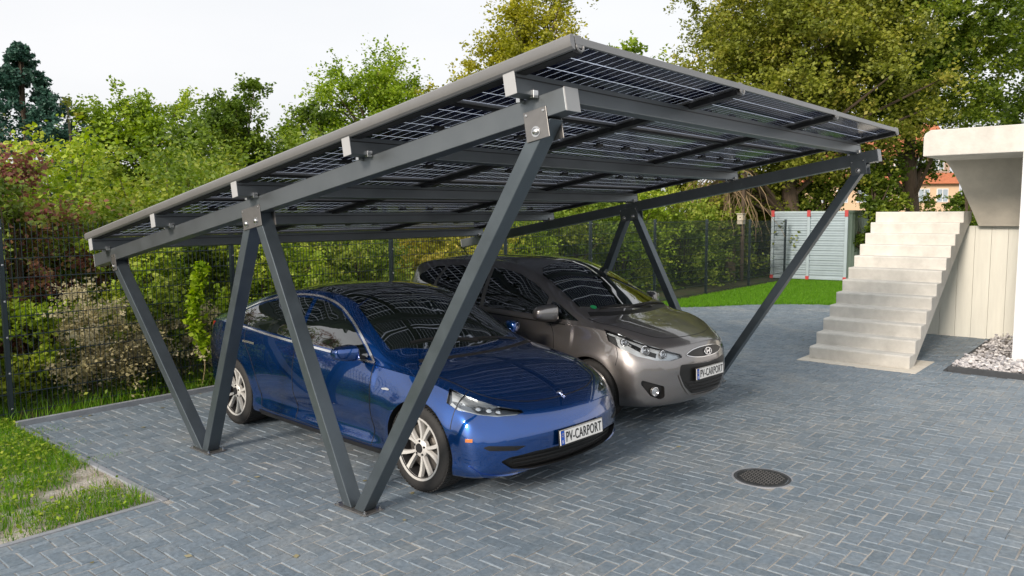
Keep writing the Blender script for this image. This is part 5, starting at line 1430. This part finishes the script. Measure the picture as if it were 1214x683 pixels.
# ------------------------------------------------------------------ ground cover
def scatter(n,x0,x1,y0,y1,dens):
    P=np.stack([x0+(x1-x0)*RNG.random(n),y0+(y1-y0)*RNG.random(n),np.zeros(n)],1)
    return P[dens(P)>RNG.random(n)]
def patchy(P,s=1.6,o=0.,thr=.5):
    v=np.sin(P[:,0]*s*2.1+1.3+o)*np.cos(P[:,1]*s*1.7+.4)+.6*np.sin(P[:,0]*s*4.3+P[:,1]*s*3.1)+.4*np.sin(P[:,1]*s*7.7-P[:,0]*s*5)
    return np.clip((v+1.2-thr*1.4)*1.1,0,1)
def vdens(P):
    x,y=P[:,0],P[:,1]
    w=.14*np.sin(x*5+y*7)+.09*np.sin(x*11-y*9)
    A=1/(1+np.exp((x+2.45+w*2.0+.5*(y+1.1))*9))
    B=np.exp(-(((x+1.48+w*.5)/.27)**4+((y+1.22)/.38)**4))
    D=np.exp(-(((x+1.75)/.4)**2+((y+1.95)/.35)**2))*.6
    return np.clip(A*.95+B+D+.05,0,1)
P=scatter(52000,-4.75,-1.27,-4.2,-.81,vdens)
blades('verge_grass',P-[0,0,.01],.065,.0035,LM['grass'],np.clip(RNG.normal(.55,.22,len(P)),0,1))
P=scatter(9000,-4.6,-1.27,-2.6,-.80,lambda P:vdens(P)**1.3*(.25+.75*patchy(P,2.2)))
P[:,2]=.015+.05*RNG.random(len(P))
o=np_mesh('verge_weeds',leaves_np(P,.032,1.6),4,LM['bright'],tone=np.clip(RNG.normal(.55,.2,len(P)),0,1)); o['kind']='stuff'
# strip along and beneath the fence
P=scatter(42000,-6.4,-4.42,-5.0,11.8,lambda P:.35+.65*patchy(P,1.5,1))
blades('fence_grass',P,.13,.005,LM['grass'],np.clip(RNG.normal(.5,.25,len(P)),0,1),lean=.5)
P=scatter(15000,-6.2,-4.45,-4.5,11.8,lambda P:patchy(P,1.2,2,.6)); P[:,2]=.02+.22*RNG.random(len(P))**1.5
o=np_mesh('fence_weeds',leaves_np(P,.06,1.2),4,LM['green'],tone=np.clip(RNG.normal(.6,.22,len(P)),0,1)); o['kind']='stuff'
# far lawn
P=scatter(130000,-4.7,3.0,11.7,21,lambda P:np.array([1.0 if y>lawn_y(x)-.04 else 0 for x,y in P[:,:2]]))
blades('lawn_grass',P,.06,.008,LM['lawn'],np.clip(RNG.normal(.5,.2,len(P)),0,1))
# a few weeds in the joints beside the verge
P=np.stack([-4.2+RNG.random(500)*1.6,-.74+RNG.random(500)**2*.25,np.zeros(500)],1)
o=blades('joint_weeds',P[(np.sin(P[:,0]*9)>.2)],.018,.003,LM['grass'],RNG.random((np.sin(P[:,0]*9)>.2).sum()))
# dense dark litter on the bank
P=scatter(30000,-14,-5.6,-6,24,lambda P:np.ones(len(P))); P[:,2]=np.clip((-5.2-P[:,0])*.12,0,1.2)+.3*RNG.random(len(P))
o=np_mesh('ground_ivy',leaves_np(P,.12,1.0),4,LM['green'],tone=RNG.random(len(P))*.8); o['kind']='stuff'

# a few fallen leaves on the paving
P=np.concatenate([np.stack([-4.3+RNG.random(70)**2*5,-.6+RNG.random(70)*11,np.zeros(70)+.004],1),np.stack([-3+RNG.random(40)*9,-2+RNG.random(40)*13,np.zeros(40)+.004],1)])
P=P[[(p[1]<lawn_y(p[0])) for p in P]]
V=leaves_np(P,.045,9).reshape(-1,4,3); V[:,:,2]=.004+np.abs(V[:,:,2]-.004)*.3
o=np_mesh('fallen_leaves',V.reshape(-1,3),4,LM['dry'],tone=RNG.random(len(P))*.8); o['kind']='stuff'
